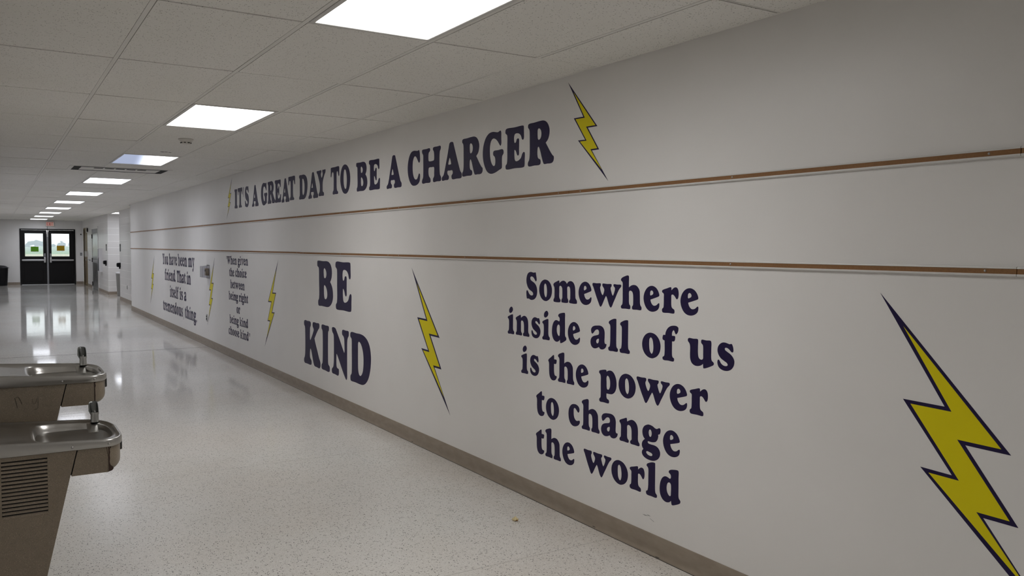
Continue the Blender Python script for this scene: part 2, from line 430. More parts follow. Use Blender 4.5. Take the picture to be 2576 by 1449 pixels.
o = copy_tree(L0); o.location = (XA + S * 1.5, Y0 - TD * 4.5, CEIL); o['label'] = 'lit ceiling panel behind the camera, out of the picture'
o = copy_tree(LC); o.location = (BLOCK + .008 + S / 2, 25.5 + TD * 1.5, CEIL); o['label'] = 'lit ceiling panel inside the side passage between the block walls'; o['group'] = 'lit panels along the corridor ceiling'

# ------------------------------------------------------------------ air grilles, detector
def grille(loc, label, lx=1.16, ly=.30):
    t = thing('air_grille', loc, label, 'air vent', 'long air grilles in the ceiling')
    hx, hy = lx / 2, ly / 2
    obj('frame', B(((-hx, -hy, -.003), (hx, -hy + .030, .004)), ((-hx, hy - .030, -.003), (hx, hy, .004)), ((-hx, -hy + .03, -.003), (-hx + .045, hy - .03, .004)), ((hx - .045, -hy + .03, -.003), (hx, hy - .03, .004))), 'grid_steel', t)
    obj('throat_shade', B(((-hx + .045, -hy + .03, -.0022), (hx - .045, hy - .03, .0035))), 'dark_void', t)  # flush black sheet standing in for the shaded gap around the face plate
    gp = min(.085, ly * .2)
    obj('face_plate', B(((-hx + .045 + gp, -hy + .03 + gp, -.003), (hx - .045 - gp, hy - .03 - gp, .0004))), 'grid_steel', t)
    bm = bmesh.new()
    for k in range(5): box(bm, (-.31 + k * .125, -hy + .06 + gp, -.0034), (-.205 + k * .125, -hy + .06 + gp * 2.2, -.0025))
    obj('slots', bm, 'dark_void', t)
    return t
grille((1.40, 11.78, CEIL), 'long air grille in the ceiling between the third and fourth lights', 1.17, .66)
grille((1.52, 36.62, CEIL), 'long air grille in the ceiling right by the exit wall', 1.75, .22)
t = thing('smoke_detector', (1.508, 8.03, CEIL), 'round cream smoke detector behind the second ceiling light', 'smoke detector')
bm = bmesh.new(); lathe(bm, [(.066, 0), (.066, -.008), (.060, -.014), (.050, -.02), (.044, -.034), (.038, -.044), (.028, -.046)]); obj('body', bm, 'off_white', t, smooth=True)
bm = bmesh.new()
for a in range(8):
    an = a * math.pi / 4 + .4; m = Matrix.Rotation(an, 4, 'Z'); r = bmesh.ops.create_cube(bm, size=1, matrix=m @ Matrix.Translation((.0405, 0, -.036)) @ Matrix.Diagonal((.014, .019, .0065, 1)))
obj('smoke_slots', bm, 'dark_void', t)
bm = bmesh.new()
for (x, y, r) in ((1.51, 9.28, .022), (1.545, 9.27, .018), (1.585, 9.29, .016)): bmesh.ops.create_icosphere(bm, subdivisions=2, radius=r, matrix=Matrix.Translation((x, y, CEIL + .001)) @ Matrix.Diagonal((1, .6, .12, 1)))
tag(obj('ceiling_scuff', bm, 'dark_void', smooth=True), 'dark chipped marks in a ceiling tile just before the half-dim light', 'mark')

# ------------------------------------------------------------------ lettering
GLYPHS={
'S':(0.973,'852,1327 892,1215 936,1056 943,960 903,902 843,908 767,986 646,1087 495,1126 374,1086 360,1021 422,942 574,882 755,808 906,685 983,528 1000,368 943,188 796,43 557,-29 375,-20 252,22 115,18 68,21 30,109 9,255 8,370 62,435 140,409 233,299 356,215 509,190 629,234 627,310 521,386 307,465 137,589 42,748 0,910 22,1075 112,1241 264,1327 446,1348 612,1323 732,1323 807,1338'),
'o':(1.087,'470,1015 714,965 894,815 985,632 1000,460 952,270 828,106 626,-1 523,-17 342,13 158,129 37,314 0,504 32,698 147,878 302,980 / 473,825 551,769 599,629 619,456 609,298 572,201 533,167 482,196 421,288 393,445 385,619 404,762'),
'm':(1.884,'237,1012 254,990 255,882c 315,956 385,1004 448,1016 510,985 559,920 580,876c 628,963 696,1010 743,1017 818,984 879,891 914,758 929,595 934,385 946,236 980,179 1000,129 998,24 975,-1 705,6 684,27 683,110 717,167 726,334 724,546 709,696 671,761 629,763 598,725 597,535 599,352 607,216 635,158 636,36 616,4 380,0 359,21 358,129 388,201 391,363 389,578 374,684 331,757 282,766 257,713 256,504 258,242 280,159 309,124 309,31 288,-2 39,-6 10,30 9,100 44,189 50,346 43,656 25,717 0,778 0,824 31,881 124,950'),
'w':(1.969,'18,1000 155,996 280,1006 297,981 296,895 278,843 276,778 301,651 337,539 367,496 389,537 412,633 423,719 410,790 375,858 354,914 356,979 373,1001 518,994 661,1000 676,976 670,897 643,839 644,782 670,657 699,547 722,507 744,559 772,667 791,781 786,851 752,904 738,945 744,988 762,1006 869,995 979,1000 998,974 1000,932 975,874 937,808 883,663 808,417 742,213 699,66 660,-12 631,9 590,110 548,276 512,414 485,466 460,409 410,260 359,97 319,-2 295,-19 272,7 223,153 149,390 75,659 32,815 1,900 0,965'),
'h':(1.336,'326,1407 374,1385 387,1345 386,1111 389,905c 459,964 553,1011 646,1023 755,995 849,905 901,800 914,666 922,450 931,262 955,189 998,132 1000,38 970,5 786,5 584,4 557,40 559,122 597,180 606,304 605,481 590,644 549,737 486,774 423,763 395,713 396,493 402,274 424,193 464,148 469,39 443,5 252,6 43,2 15,34 12,104 73,178 90,305 90,610 86,888 83,1068 58,1129 1,1182 0,1237 56,1302 183,1363'),
'r':(0.923,'527,1027 558,1002 564,900c 639,961 738,1016 827,1032 907,1010 968,942 1000,829 997,701 966,611 918,572 868,580 797,653 705,726 624,741 569,713 564,603 570,346 597,244 658,196 739,162 770,113 766,35 733,4 421,7 73,4 20,40 4,104 28,158 89,201 110,320 110,580 106,737 75,768 1,810 0,869 51,904 295,972'),
'e':(0.954,'546,1032 684,1005 813,942 924,829 981,720 991,671 965,632 894,604 713,550 434,475c 460,392 536,296 630,245 739,246 830,276 919,338 972,360 1000,330 997,237 951,135 835,52 672,1 507,-10 339,25 187,116 61,279 0,454 5,619 77,788 205,927 371,1010 / 495,846 569,824 613,764 600,707 527,666 445,642 413,666 411,741 431,811'),
'i':(0.624,'754,1014 795,987 810,760 820,255 898,175 1000,121 992,28 901,-2 469,-1 83,-3 15,41 14,101 157,177 196,306 188,680 135,745 0,807 14,859 143,902 / 568,1400 721,1355 784,1282 740,1187 574,1101 396,1066 257,1091 199,1173 248,1277 390,1359'),
'n':(1.27,'354,1040 371,999 385,892c 468,950 576,1006 671,1015 778,970 862,872 906,737 920,541 923,247 952,168 1000,108 996,18 961,-3 777,0 587,2 550,39 557,122 609,178 614,344 604,574 567,703 507,755 434,759 391,710 389,485 397,220 429,157 470,121 466,29 430,3 224,9 53,6 15,43 15,102 70,184 78,369 75,670 50,743 0,805 7,865 68,912 214,984'),
's':(0.782,'824,997 880,944 929,835 931,730 885,692 811,707 699,780 550,831 439,812 440,756 572,692 757,623 906,528 1000,398 985,245 859,91 658,8 436,-10 230,20 79,99 13,208 11,314 66,363 131,330 226,231 377,169 544,168 618,206 591,265 411,341 204,425 70,538 0,680 27,828 138,940 305,1007 473,1013 621,990 714,979'),
'd':(1.162,'863,1402 897,1374 901,1106 908,647 916,356 947,291 999,243 1000,166 971,125 623,-46 595,-27 563,117c 484,38 346,-9 206,22 87,126 15,291 0,493 32,716 112,896 216,991 308,1015 401,1000 494,974 534,1012 533,1120 491,1171 440,1205 439,1267 500,1326 648,1374 / 473,820 538,765 556,612 552,426 538,308 492,283 422,326 358,436 338,574 359,716 404,791'),
'a':(1.116,'400,1013 570,1026 716,997 826,907 876,778 880,561 876,343 901,278 945,258 992,264 1000,231 959,118 853,30 733,-5 612,9 543,69 514,79c 429,30 294,-8 170,-1 57,72 0,194 3,331 63,449 186,530 383,585 492,621 528,676 521,776 476,831 391,840 293,796 196,693 110,628 65,646 26,736 27,830 105,932 253,993 / 507,445 527,422 526,354 498,267 450,231 388,246 356,302 374,372 435,421'),
'l':(0.644,'718,1406 798,1390 809,1292 817,800 833,275 876,188 997,122 1000,40 922,2 521,1 94,1 11,46 0,136 129,187 186,348 193,764 184,1062 141,1126 17,1194 35,1253 196,1319 478,1387'),
'f':(0.872,'728,1410 895,1398 986,1350 1000,1289 977,1194 915,1111 857,1082 805,1110 746,1199 694,1227 643,1191 601,1109 601,1007c 790,999 804,968 786,849 744,798 610,784c 612,598 622,236 657,168 749,122 751,36 706,0 387,6 96,0 29,33 19,112 119,170 147,317 135,778c 36,801 0,838 6,927 44,994 169,1000c 200,1117 302,1260 482,1368'),
'u':(1.368,'42,1010 214,1002 368,1012 395,980 396,745 401,473 427,325 481,265 550,256 595,298 599,473 594,743 578,816 524,877 515,944 536,1007 702,1002 866,1010 897,965 901,698 908,341 931,270 999,207 1000,140 957,96 631,-62 613,-38 603,111c 523,37 402,-9 278,-4 168,69 106,213 92,395 86,732 53,820 1,890 0,966'),
'p':(1.209,'378,1008 413,987 427,929c 511,983 642,1013 772,983 891,863 971,677 1000,483 978,280 890,104 762,11 632,-13 474,-13 435,-20c 437,-181 478,-244 571,-287 586,-395 547,-433 295,-432 66,-436 25,-393 24,-321 90,-247 106,-81 100,327 94,693 60,769 0,821 4,903 44,934 / 488,767 573,711 628,579 643,421 622,276 550,167 471,179 443,265 435,466 431,687'),
'c':(0.877,'460,1015 676,1017 871,954 950,864 952,762 898,686 834,683 725,751 615,826 528,842 464,792 454,653 470,496 538,369 669,287 820,289 927,321 1000,295 985,202 867,92 632,8 392,3 193,85 58,248 0,470 26,704 134,869 286,972'),
'g':(1.089,'317,1007 454,1014 591,986 714,930 808,924 887,966 967,983 1000,930 997,820 959,742 879,705 886,637 844,497 752,391 604,340 468,328 344,327 318,291 360,243 497,229 715,228 877,175 987,40 990,-119 886,-284 700,-393 483,-426 235,-400 66,-318 7,-209 33,-110 88,-51c 16,40 0,159 54,283 163,383c 78,462 25,594 30,759 125,911 / 444,830 499,795 534,702 517,587 469,531 414,545 374,628 369,728 395,800 / 298,-90 422,-102 545,-127 587,-174 561,-225 466,-247 342,-228 258,-171 251,-121'),
't':(0.714,'636,1210 668,1176 685,1004c 951,1002 982,965 933,824 867,795 676,789c 673,554 699,373 759,269 858,233 968,231 1000,192 927,84 774,14 574,-11 372,20 212,124 131,283 104,502 93,760 60,831 0,882 26,939 303,1073'),
'B':(0.998,'39,1005 389,999 630,1001 755,981 865,926 924,843 939,749 916,654 861,586 828,557c 901,503 969,421 1000,309 994,206 938,118 828,45 689,7 548,3 319,8 86,8 56,36 57,115 102,157 124,246 116,559 105,833 82,861 8,889 0,948 9,992 / 458,846 529,824 590,758 590,691 550,642 493,628 442,648 423,715 421,811 / 468,476 539,450 609,386 644,311 641,244 607,194 536,171 473,187 443,253 433,358 440,455'),
'E':(0.905,'38,998 483,996 897,996 937,981 950,852 949,682 908,654 854,675 813,750 732,811 607,840 496,828 458,777 452,704 474,627 513,614 564,643 592,694 648,712 703,693 711,576 709,440 708,323 672,294 617,314 562,398 520,437 478,444 472,403 477,285 504,195 574,164 699,178 809,228 878,322 946,359 1000,336 999,185 984,14 930,-7 502,-2 57,-1 20,29 20,95 79,135 104,230 101,508 95,832 66,859 2,895 0,960'),
'K':(1.126,'55,1004 223,1001 373,1002 428,977 427,910 387,859 376,773 377,592 400,574 466,638 565,756 608,832 583,865 545,909 552,982 601,1004 776,1000 917,1001 948,971 938,905 885,865 773,765 651,634c 707,533 816,380 924,217 992,138 1000,51 953,-3 796,-1 653,8 605,43 510,223 446,347 407,378 380,339 372,181 411,137 460,108 465,24 425,1 210,1 41,3 0,34 1,96 43,150 68,240 77,658 59,852 12,896 10,970'),
'I':(0.517,'109,999 536,994 795,996 910,976 908,908 824,864 801,686 794,343 809,172 873,142 1000,104 998,24 902,-7 449,-1 86,4 0,28 2,98 110,151 146,305 156,712 126,861 8,914 9,972'),
'N':(0.998,'58,997 171,996 228,984 297,929 484,758 667,579 743,516 758,545 753,719 736,815 700,855 624,892 618,957 655,990 852,988 956,992 1000,975 999,894 955,852 919,789 907,475 905,150 898,-3 859,-36 814,-15 633,136 418,342 324,425 287,443 277,403 275,235 290,170 338,143 416,131 421,31 383,-10 193,-4 32,2 0,26 1,89 82,144 115,239 128,499 121,801 105,844 25,905 10,971'),
'D':(1.075,'41,988 307,987 515,989 693,963 842,896 940,795 996,639 1000,487 963,310 876,144 752,38 625,-9 485,-19 249,-12 22,-10 0,14 3,90 58,140 72,239 71,612 67,825 54,856 0,893 0,957 / 424,828 501,808 578,734 636,616 653,473 639,327 601,228 537,167 485,152 434,173 395,241 383,439 384,649 390,796'),
'C':(0.867,'918,984 960,928 989,808 1000,675 972,625 920,606 867,633 778,719 689,792 607,821 528,804 438,704 403,560 410,399 458,262 548,156 656,119 763,130 851,211 903,274 956,281 998,241 992,123 957,46 816,-32 567,-65 350,-34 167,91 37,288 0,480 37,680 147,861 311,969 528,993 724,974 830,972'),
'H':(1.238,'45,965 237,963 402,966 430,944 426,887 367,842 344,780 344,651 356,605 392,585 543,581 631,595 647,644 639,798 623,850 583,900 588,950 634,970 816,969 951,972 984,945 980,877 940,825 925,739 919,488 932,235 950,146 1000,78 1000,-9 967,-34 798,-31 627,-40 592,-14 592,63 642,122 648,224 648,377 625,398 521,402 392,404 357,379 351,225 382,145 452,75 457,-16 418,-38 217,-35 49,-42 0,-12 5,60 53,134 67,251 66,643 58,800 5,871 4,950'),
'A':(1.179,'536,998 580,978 607,914 692,710 792,469 891,242 935,153 999,88 1000,-8 968,-36 763,-37 553,-39 508,-5 501,70 552,114 559,175 529,212 406,215 305,216 282,175 305,111 358,69 358,-5 317,-35 181,-34 30,-41 0,-7 7,49 88,111 133,200 201,393 291,656 368,906 391,971 447,1001 / 404,570 427,543 472,428 473,391 428,383 349,385 333,405 360,488'),
'R':(1.081,'37,997 243,1002 463,1011 608,1004 715,961 796,875 838,762 829,656 783,555 696,481c 759,402 866,267 955,172 999,141 1000,61 957,7 870,-10 765,-5 640,-4 604,34 548,158 482,328 435,410 408,418 384,382 383,207 412,150 494,109 501,21 459,-8 257,-7 41,-10 3,21 8,88 49,140 70,238 71,571 58,839 39,874 1,913 0,968 / 438,843 493,811 525,748 523,661 487,600 433,579 396,600 382,678 379,777 393,830'),
'G':(1.035,'855,1001 884,968 890,815 892,663 853,620 804,660 714,753 601,822 488,835 398,775 353,648 350,493 380,322 450,196 530,141 586,149 613,206 607,325 573,376 516,417 510,489 548,521 739,523 949,525 993,494 1000,418 940,359 925,273 927,85 910,51 811,23 656,-24 475,-51 338,-37 198,36 79,191 7,380 0,563 45,741 154,899 304,990 486,1010 622,990 734,975'),
'T':(0.909,'67,1021 481,1021 962,1018 997,984 1000,824 999,680 958,659 894,703 834,819 759,853 708,812 690,571 702,232 752,133 852,88 852,24 776,8 521,12 290,10 228,37 249,109 328,171 344,284 349,706 324,805 247,851 158,816 89,690 36,664 0,695 12,858 14,1005'),
'O':(1.0,'515,1039 711,980 883,842 976,665 1000,477 956,263 843,98 682,-2 507,-21 309,26 154,153 43,335 0,528 38,733 161,930 339,1026 / 470,862 558,821 631,674 664,484 641,282 596,175 522,153 443,192 365,315 335,506 350,710 395,833'),
'Y':(1.031,'60,1008 285,1007 507,1010 541,979 530,921 481,874 490,806 553,726 587,715 636,762 685,842 676,893 638,946 653,1004 823,1007 967,1013 1000,985 980,904 893,827 771,685 682,524 670,323 683,188 813,113 802,22 739,8 520,14 273,15 223,43 239,111 324,174 366,341 338,512 231,689 109,868 9,943 0,995'),
'v':(1.15,'35,1000 435,1000 452,860 417,800 522,420 591,300 678,550 713,720 643,820 626,980 974,1000 991,860 887,720 678,200 574,-20 487,-20 391,150 174,650 35,840'),
'y':(1.15,'35,1000 435,1000 452,860 417,800 539,400 609,320 678,550 713,720 643,820 626,980 974,1000 991,860 887,720 609,-120 478,-380 330,-460 174,-400 148,-250 243,-140 365,-120 435,0 391,150 174,650 35,840'),
'b':(1.13,'265,1400 336,1380 345,1000c 487,1030 664,1000 885,850 991,550 956,250 796,30 575,-30 398,30 319,80 177,-30 71,-50 88,100 88,600 88,1100 53,1200 0,1250 18,1330 / 372,820 460,880 602,780 655,500 619,250 513,100 407,150 363,350'),
'k':(1.24,'242,1400 306,1380 315,900 315,520c 444,660 500,780 484,950 516,1000 887,1000 903,880 790,800 629,580 766,250 887,120 984,80 1000,0 605,0 484,150 363,400 315,360 315,180 371,100 379,0 24,0 16,100 73,200 81,600 81,1100 48,1200 0,1250 16,1330'),
'.':(0.3,'500,260 867,200 1000,120 867,20 500,-30 133,20 0,120 133,200'),
"'":(0.2,'100,1000 500,1020 900,1000 850,850 650,550 350,550 150,850'),
'"':(0.5,'40,1300 200,1320 360,1300 340,1100 260,800 140,800 60,1100 / 640,1300 800,1320 960,1300 940,1100 860,800 740,800 660,1100'),
')':(0.35,'57,1250 286,1200 714,900 857,500 629,100 143,-200 0,-180 400,150 571,500 429,900'),
'W':(1.5,'18,1000 155,996 280,1006 297,981 296,895 278,843 276,778 301,651 337,539 367,496 389,537 412,633 423,719 410,790 375,858 354,914 356,979 373,1001 518,994 661,1000 676,976 670,897 643,839 644,782 670,657 699,547 722,507 744,559 772,667 791,781 786,851 752,904 738,945 744,988 762,1006 869,995 979,1000 998,974 1000,932 975,874 937,808 883,663 808,417 742,213 699,66 660,-12 631,9 590,110 548,276 512,414 485,466 460,409 410,260 359,97 319,-2 295,-19 272,7 223,153 149,390 75,659 32,815 1,900 0,965'),
}
QUOTES={
 'head':[
  ("IT'S",[("I",-11.5411,-11.3832,2.0489,0.2555),("T",-11.3642,-11.127,2.0485,0.2555),("'",-11.085,-11.0517,2.048,0.2555),("S",-10.9958,-10.7997,2.0478,0.195)]),
  ('A',[("A", -10.6509, -10.3509, 2.0471, 0.2555)]),
  ('GREAT',[("G",-10.2347,-9.9641,2.0463,0.2555),("R",-9.9409,-9.6461,2.0457,0.2555),("E",-9.6457,-9.4037,2.0452,0.2555),("A",-9.3813,-9.0927,2.0446,0.2555),("T",-9.1289,-8.8881,2.0441,0.2555)]),
  ('DAY',[("D",-8.7447,-8.4692,2.0434,0.2555),("A",-8.4397,-8.1404,2.0428,0.2555),("Y",-8.1796,-7.9152,2.0417,0.2555)]),
  ('TO',[("T",-7.7685,-7.5346,2.0388,0.2555),("O",-7.508,-7.2517,2.037,0.2555)]),
  ('BE',[("B",-7.1035,-6.8432,2.0342,0.2555),("E",-6.8048,-6.5643,2.0321,0.2555)]),
  ('A',[("A", -6.4209, -6.1268, 2.0312, 0.2555)]),
  ('CHARGER',[("C",-6.0091,-5.7862,2.0323,0.2555),("H",-5.7511,-5.4353,2.033,0.2555),("A",-5.4222,-5.1203,2.0339,0.2555),("R",-5.1128,-4.8289,2.0349,0.2555),("G",-4.8255,-4.5609,2.0364,0.2555),("E",-4.5384,-4.3103,2.0378,0.2555),("R",-4.2744,-3.9989,2.038,0.2555)]),
 ],
 'somewhere':[
  ('Somewhere',[("S",-4.2806,-4.1602,1.2252,0.124),("o",-4.1385,-4.0039,1.2252,0.124),("m",-3.9891,-3.7571,1.2252,0.124),("e",-3.7415,-3.6236,1.2252,0.124),("w",-3.615,-3.3699,1.2252,0.124),("h",-3.3717,-3.208,1.2252,0.124),("e",-3.192,-3.0752,1.2252,0.124),("r",-3.0562,-2.9404,1.2252,0.124),("e",-2.9265,-2.808,1.2252,0.124)]),
  ('inside',[("i",-4.4955,-4.4176,0.9925,0.124),("n",-4.4,-4.2431,0.9925,0.124),("s",-4.2198,-4.1216,0.9925,0.124),("i",-4.1014,-4.0227,0.9925,0.124),("d",-4.0004,-3.8555,0.9925,0.124),("e",-3.8402,-3.7244,0.9925,0.124)]),
  ('all',[("a",-3.6264,-3.4871,0.9925,0.124),("l",-3.4708,-3.3907,0.9925,0.124),("l",-3.3756,-3.2945,0.9925,0.124)]),
  ('of',[("o",-3.1986,-3.0619,0.9925,0.124),("f",-3.048,-2.9377,0.9925,0.124)]),
  ('us',[("u",-2.8724,-2.7044,0.9925,0.124),("s",-2.6822,-2.5806,0.9925,0.124)]),
  ('is',[("i",-4.3323,-4.2534,0.7609,0.124),("s",-4.2309,-4.1329,0.7609,0.124)]),
  ('the',[("t",-4.0354,-3.9472,0.7609,0.124),("h",-3.9353,-3.7744,0.7609,0.124),("e",-3.7593,-3.643,0.7609,0.124)]),
  ('power',[("p",-3.5469,-3.3977,0.7609,0.124),("o",-3.381,-3.2442,0.7609,0.124),("w",-3.2372,-2.9918,0.7609,0.124),("e",-2.99,-2.8711,0.7609,0.124),("r",-2.8536,-2.7369,0.7609,0.124)]),
  ('to',[("t",-4.1606,-4.0705,0.5274,0.124),("o",-4.0556,-3.9212,0.5274,0.124)]),
  ('change',[("c",-3.8264,-3.7174,0.5274,0.124),("h",-3.7001,-3.5383,0.5274,0.124),("a",-3.5237,-3.3833,0.5274,0.124),("n",-3.3696,-3.2081,0.5274,0.124),("g",-3.1897,-3.0527,0.5274,0.124),("e",-3.0326,-2.9151,0.5274,0.124)]),
  ('the',[("t",-4.1605,-4.0704,0.2946,0.124),("h",-4.0587,-3.8978,0.2946,0.124),("e",-3.8829,-3.7663,0.2946,0.124)]),
  ('world',[("w",-3.6775,-3.4333,0.2946,0.124),("o",-3.4316,-3.2955,0.2946,0.124),("r",-3.2809,-3.1658,0.2946,0.124),("l",-3.1525,-3.0719,0.2946,0.124),("d",-3.0523,-2.9058,0.2946,0.124)]),
 ],
 'bekind':[
  ('BE',[("B",-8.1724,-7.7167,0.9426,0.4531),("E",-7.644,-7.229,0.9426,0.4531)]),
  ('KIND',[("K",-8.6066,-8.089,0.3087,0.4522),("I",-8.0534,-7.8152,0.3087,0.4522),("N",-7.7536,-7.2998,0.3087,0.4522),("D",-7.2576,-6.7665,0.3087,0.4522)]),
 ],
 'when':[
  ('When',[("W",-11.9845,-11.8068,1.287,0.1137),("h",-11.7987,-11.6779,1.287,0.0868),("e",-11.6698,-11.5835,1.287,0.0868),("n",-11.5754,-11.4606,1.287,0.0868)]),
  ('given',[("g",-11.3984,-11.2944,1.2882,0.0868),("i",-11.2858,-11.2262,1.2882,0.0868),("v",-11.2176,-11.1078,1.2882,0.0868),("e",-11.0992,-11.0081,1.2882,0.0868),("n",-10.9995,-10.8782,1.2882,0.0868)]),
  ('the',[("t",-11.876,-11.8145,1.1224,0.0868),("h",-11.8068,-11.6919,1.1224,0.0868),("e",-11.6842,-11.6021,1.1224,0.0868)]),
  ('choice',[("c",-11.5368,-11.4537,1.1236,0.0868),("h",-11.4452,-11.3187,1.1236,0.0868),("o",-11.3101,-11.2072,1.1236,0.0868),("i",-11.1987,-11.1396,1.1236,0.0868),("c",-11.1311,-11.048,1.1236,0.0868),("e",-11.0395,-10.9491,1.1236,0.0868)]),
  ('between',[("b",-11.82,-11.7187,0.9585,0.0868),("e",-11.7106,-11.6251,0.9585,0.0868),("t",-11.6171,-11.5531,0.9585,0.0868),("w",-11.545,-11.3685,0.9585,0.0868),("e",-11.3605,-11.275,0.9585,0.0868),("e",-11.2669,-11.1814,0.9585,0.0868),("n",-11.1733,-11.0595,0.9585,0.0868)]),
  ('being',[("b",-11.9137,-11.8078,0.7969,0.0868),("e",-11.7994,-11.71,0.7969,0.0868),("i",-11.7015,-11.643,0.7969,0.0868),("n",-11.6346,-11.5156,0.7969,0.0868),("g",-11.5071,-11.4051,0.7969,0.0868)]),
  ('right',[("r",-11.3488,-11.2644,0.7984,0.0868),("i",-11.2562,-11.1991,0.7984,0.0868),("g",-11.1909,-11.0913,0.7984,0.0868),("h",-11.0831,-10.9609,0.7984,0.0868),("t",-10.9527,-10.8874,0.7984,0.0868)]),
  ('or',[("o",-11.488,-11.3899,0.6329,0.0868),("r",-11.3817,-11.2984,0.6329,0.0868)]),
  ('being',[("b",-11.8827,-11.7775,0.4708,0.0868),("e",-11.7692,-11.6804,0.4708,0.0868),("i",-11.672,-11.614,0.4708,0.0868),("n",-11.6056,-11.4874,0.4708,0.0868),("g",-11.479,-11.3777,0.4708,0.0868)]),
  ('kind',[("k",-11.3217,-11.2061,0.4734,0.0868),("i",-11.1977,-11.1395,0.4734,0.0868),("n",-11.1311,-11.0127,0.4734,0.0868),("d",-11.0043,-10.896,0.4734,0.0868)]),
  ('choose',[("c",-11.9406,-11.862,0.3077,0.0868),("h",-11.8539,-11.7343,0.3077,0.0868),("o",-11.7262,-11.6288,0.3077,0.0868),("o",-11.6208,-11.5234,0.3077,0.0868),("s",-11.5153,-11.4453,0.3077,0.0868),("e",-11.4372,-11.3518,0.3077,0.0868)]),
  ('kind',[("k",-11.2959,-11.1812,0.3094,0.0868),("i",-11.1729,-11.1151,0.3094,0.0868),("n",-11.1068,-10.9893,0.3094,0.0868),("d",-10.981,-10.8735,0.3094,0.0868)]),
 ],
 'you':[
  ('You',[("Y",-17.2391,-17.0342,1.1824,0.2059),("o",-17.0205,-16.8556,1.1824,0.1572),("u",-16.842,-16.6345,1.1824,0.1572)]),
  ('have',[("h",-16.5344,-16.3211,1.1834,0.1572),("a",-16.3068,-16.1286,1.1834,0.1572),("v",-16.1143,-15.9307,1.1834,0.1572),("e",-15.9163,-15.7641,1.1834,0.1572)]),
  ('been',[("b",-15.6606,-15.4638,1.1833,0.1572),("e",-15.4482,-15.2821,1.1833,0.1572),("e",-15.2664,-15.1003,1.1833,0.1572),("n",-15.0846,-14.8635,1.1833,0.1572)]),
  ('my',[("m",-14.742,-14.4368,1.1859,0.1572),("y",-14.4222,-14.2359,1.1859,0.1572)]),
  ('friend.',[("f",-17.0036,-16.8574,0.8864,0.1572),("r",-16.8423,-16.6875,0.8864,0.1572),("i",-16.6724,-16.5678,0.8864,0.1572),("e",-16.5527,-16.3927,0.8864,0.1572),("n",-16.3776,-16.1646,0.8864,0.1572),("d",-16.1495,-15.9547,0.8864,0.1572),(".",-15.9396,-15.8893,0.8864,0.1572)]),
  ('That',[("T",-15.784,-15.5809,0.8885,0.2059),("h",-15.5656,-15.3378,0.8885,0.1572),("a",-15.3224,-15.1321,0.8885,0.1572),("t",-15.1168,-14.995,0.8885,0.1572)]),
  ('in',[("i",-14.8883,-14.7828,0.8892,0.1572),("n",-14.7676,-14.5528,0.8892,0.1572)]),
  ('itself',[("i",-16.4784,-16.3752,0.5892,0.1572),("t",-16.3603,-16.2421,0.5892,0.1572),("s",-16.2272,-16.0978,0.5892,0.1572),("e",-16.0829,-15.9251,0.5892,0.1572),("l",-15.9102,-15.8036,0.5892,0.1572),("f",-15.7887,-15.6444,0.5892,0.1572)]),
  ('is',[("i",-15.5369,-15.4176,0.5908,0.1572),("s",-15.4004,-15.251,0.5908,0.1572)]),
  ('a',[("a", -15.1309, -14.9374, 0.5909, 0.1572)]),
  ('tremendous',[("t",-17.2359,-17.118,0.2986,0.1572),("r",-17.1031,-16.9507,0.2986,0.1572),("e",-16.9358,-16.7782,0.2986,0.1572),("m",-16.7634,-16.4522,0.2986,0.1572),("e",-16.4373,-16.2798,0.2986,0.1572),("n",-16.2649,-16.0551,0.2986,0.1572),("d",-16.0403,-15.8484,0.2986,0.1572),("o",-15.8335,-15.654,0.2986,0.1572),("u",-15.6391,-15.4132,0.2986,0.1572),("s",-15.3983,-15.2691,0.2986,0.1572)]),
  ('thing.',[("t",-15.0645,-14.9443,0.3006,0.1572),("h",-14.9292,-14.7043,0.3006,0.1572),("i",-14.6891,-14.5841,0.3006,0.1572),("n",-14.5689,-14.3551,0.3006,0.1572),("g",-14.3399,-14.1566,0.3006,0.1572),(".",-14.1414,-14.0909,0.3006,0.1572)]),
 ],
}

def parse(s):
    cs = [[]]
    for k in s.split():
        if k == '/': cs.append([]); continue
        c = k.endswith('c'); x, y = k.rstrip('c').split(','); cs[-1].append((float(x) / 1000, float(y) / 1000, c))
    return cs
PG = {k: (w, parse(s)) for k, (w, s) in GLYPHS.items()}
def smooth_loop(pts, sub=4):
    n = len(pts); out = []
    for i in range(n):
        p0, p1, p2, p3 = pts[i - 1], pts[i], pts[(i + 1) % n], pts[(i + 2) % n]
        d = lambda a, b: max(1e-5, math.hypot(a[0] - b[0], a[1] - b[1]) ** .5)
        t01, t12, t23 = d(p0, p1), d(p1, p2), d(p2, p3)
        def tan(a, b, c, ta, tb, k): return ((b[k] - a[k]) / ta - (c[k] - a[k]) / (ta + tb) + (c[k] - b[k]) / tb)
        m1 = [0, 0]; m2 = [0, 0]
        for k in (0, 1):
            m1[k] = (p2[k] - p1[k]) if p1[2] else tan(p0, p1, p2, t01, t12, k) * t12
            m2[k] = (p2[k] - p1[k]) if p2[2] else tan(p1, p2, p3, t12, t23, k) * t12
        for s in range(sub):
            t = s / sub; h1 = 2 * t ** 3 - 3 * t * t + 1; h2 = -2 * t ** 3 + 3 * t * t; h3 = t ** 3 - 2 * t * t + t; h4 = t ** 3 - t * t
            out.append(tuple(h1 * p1[k] + h2 * p2[k] + h3 * m1[k] + h4 * m2[k] for k in (0, 1)))
    return out
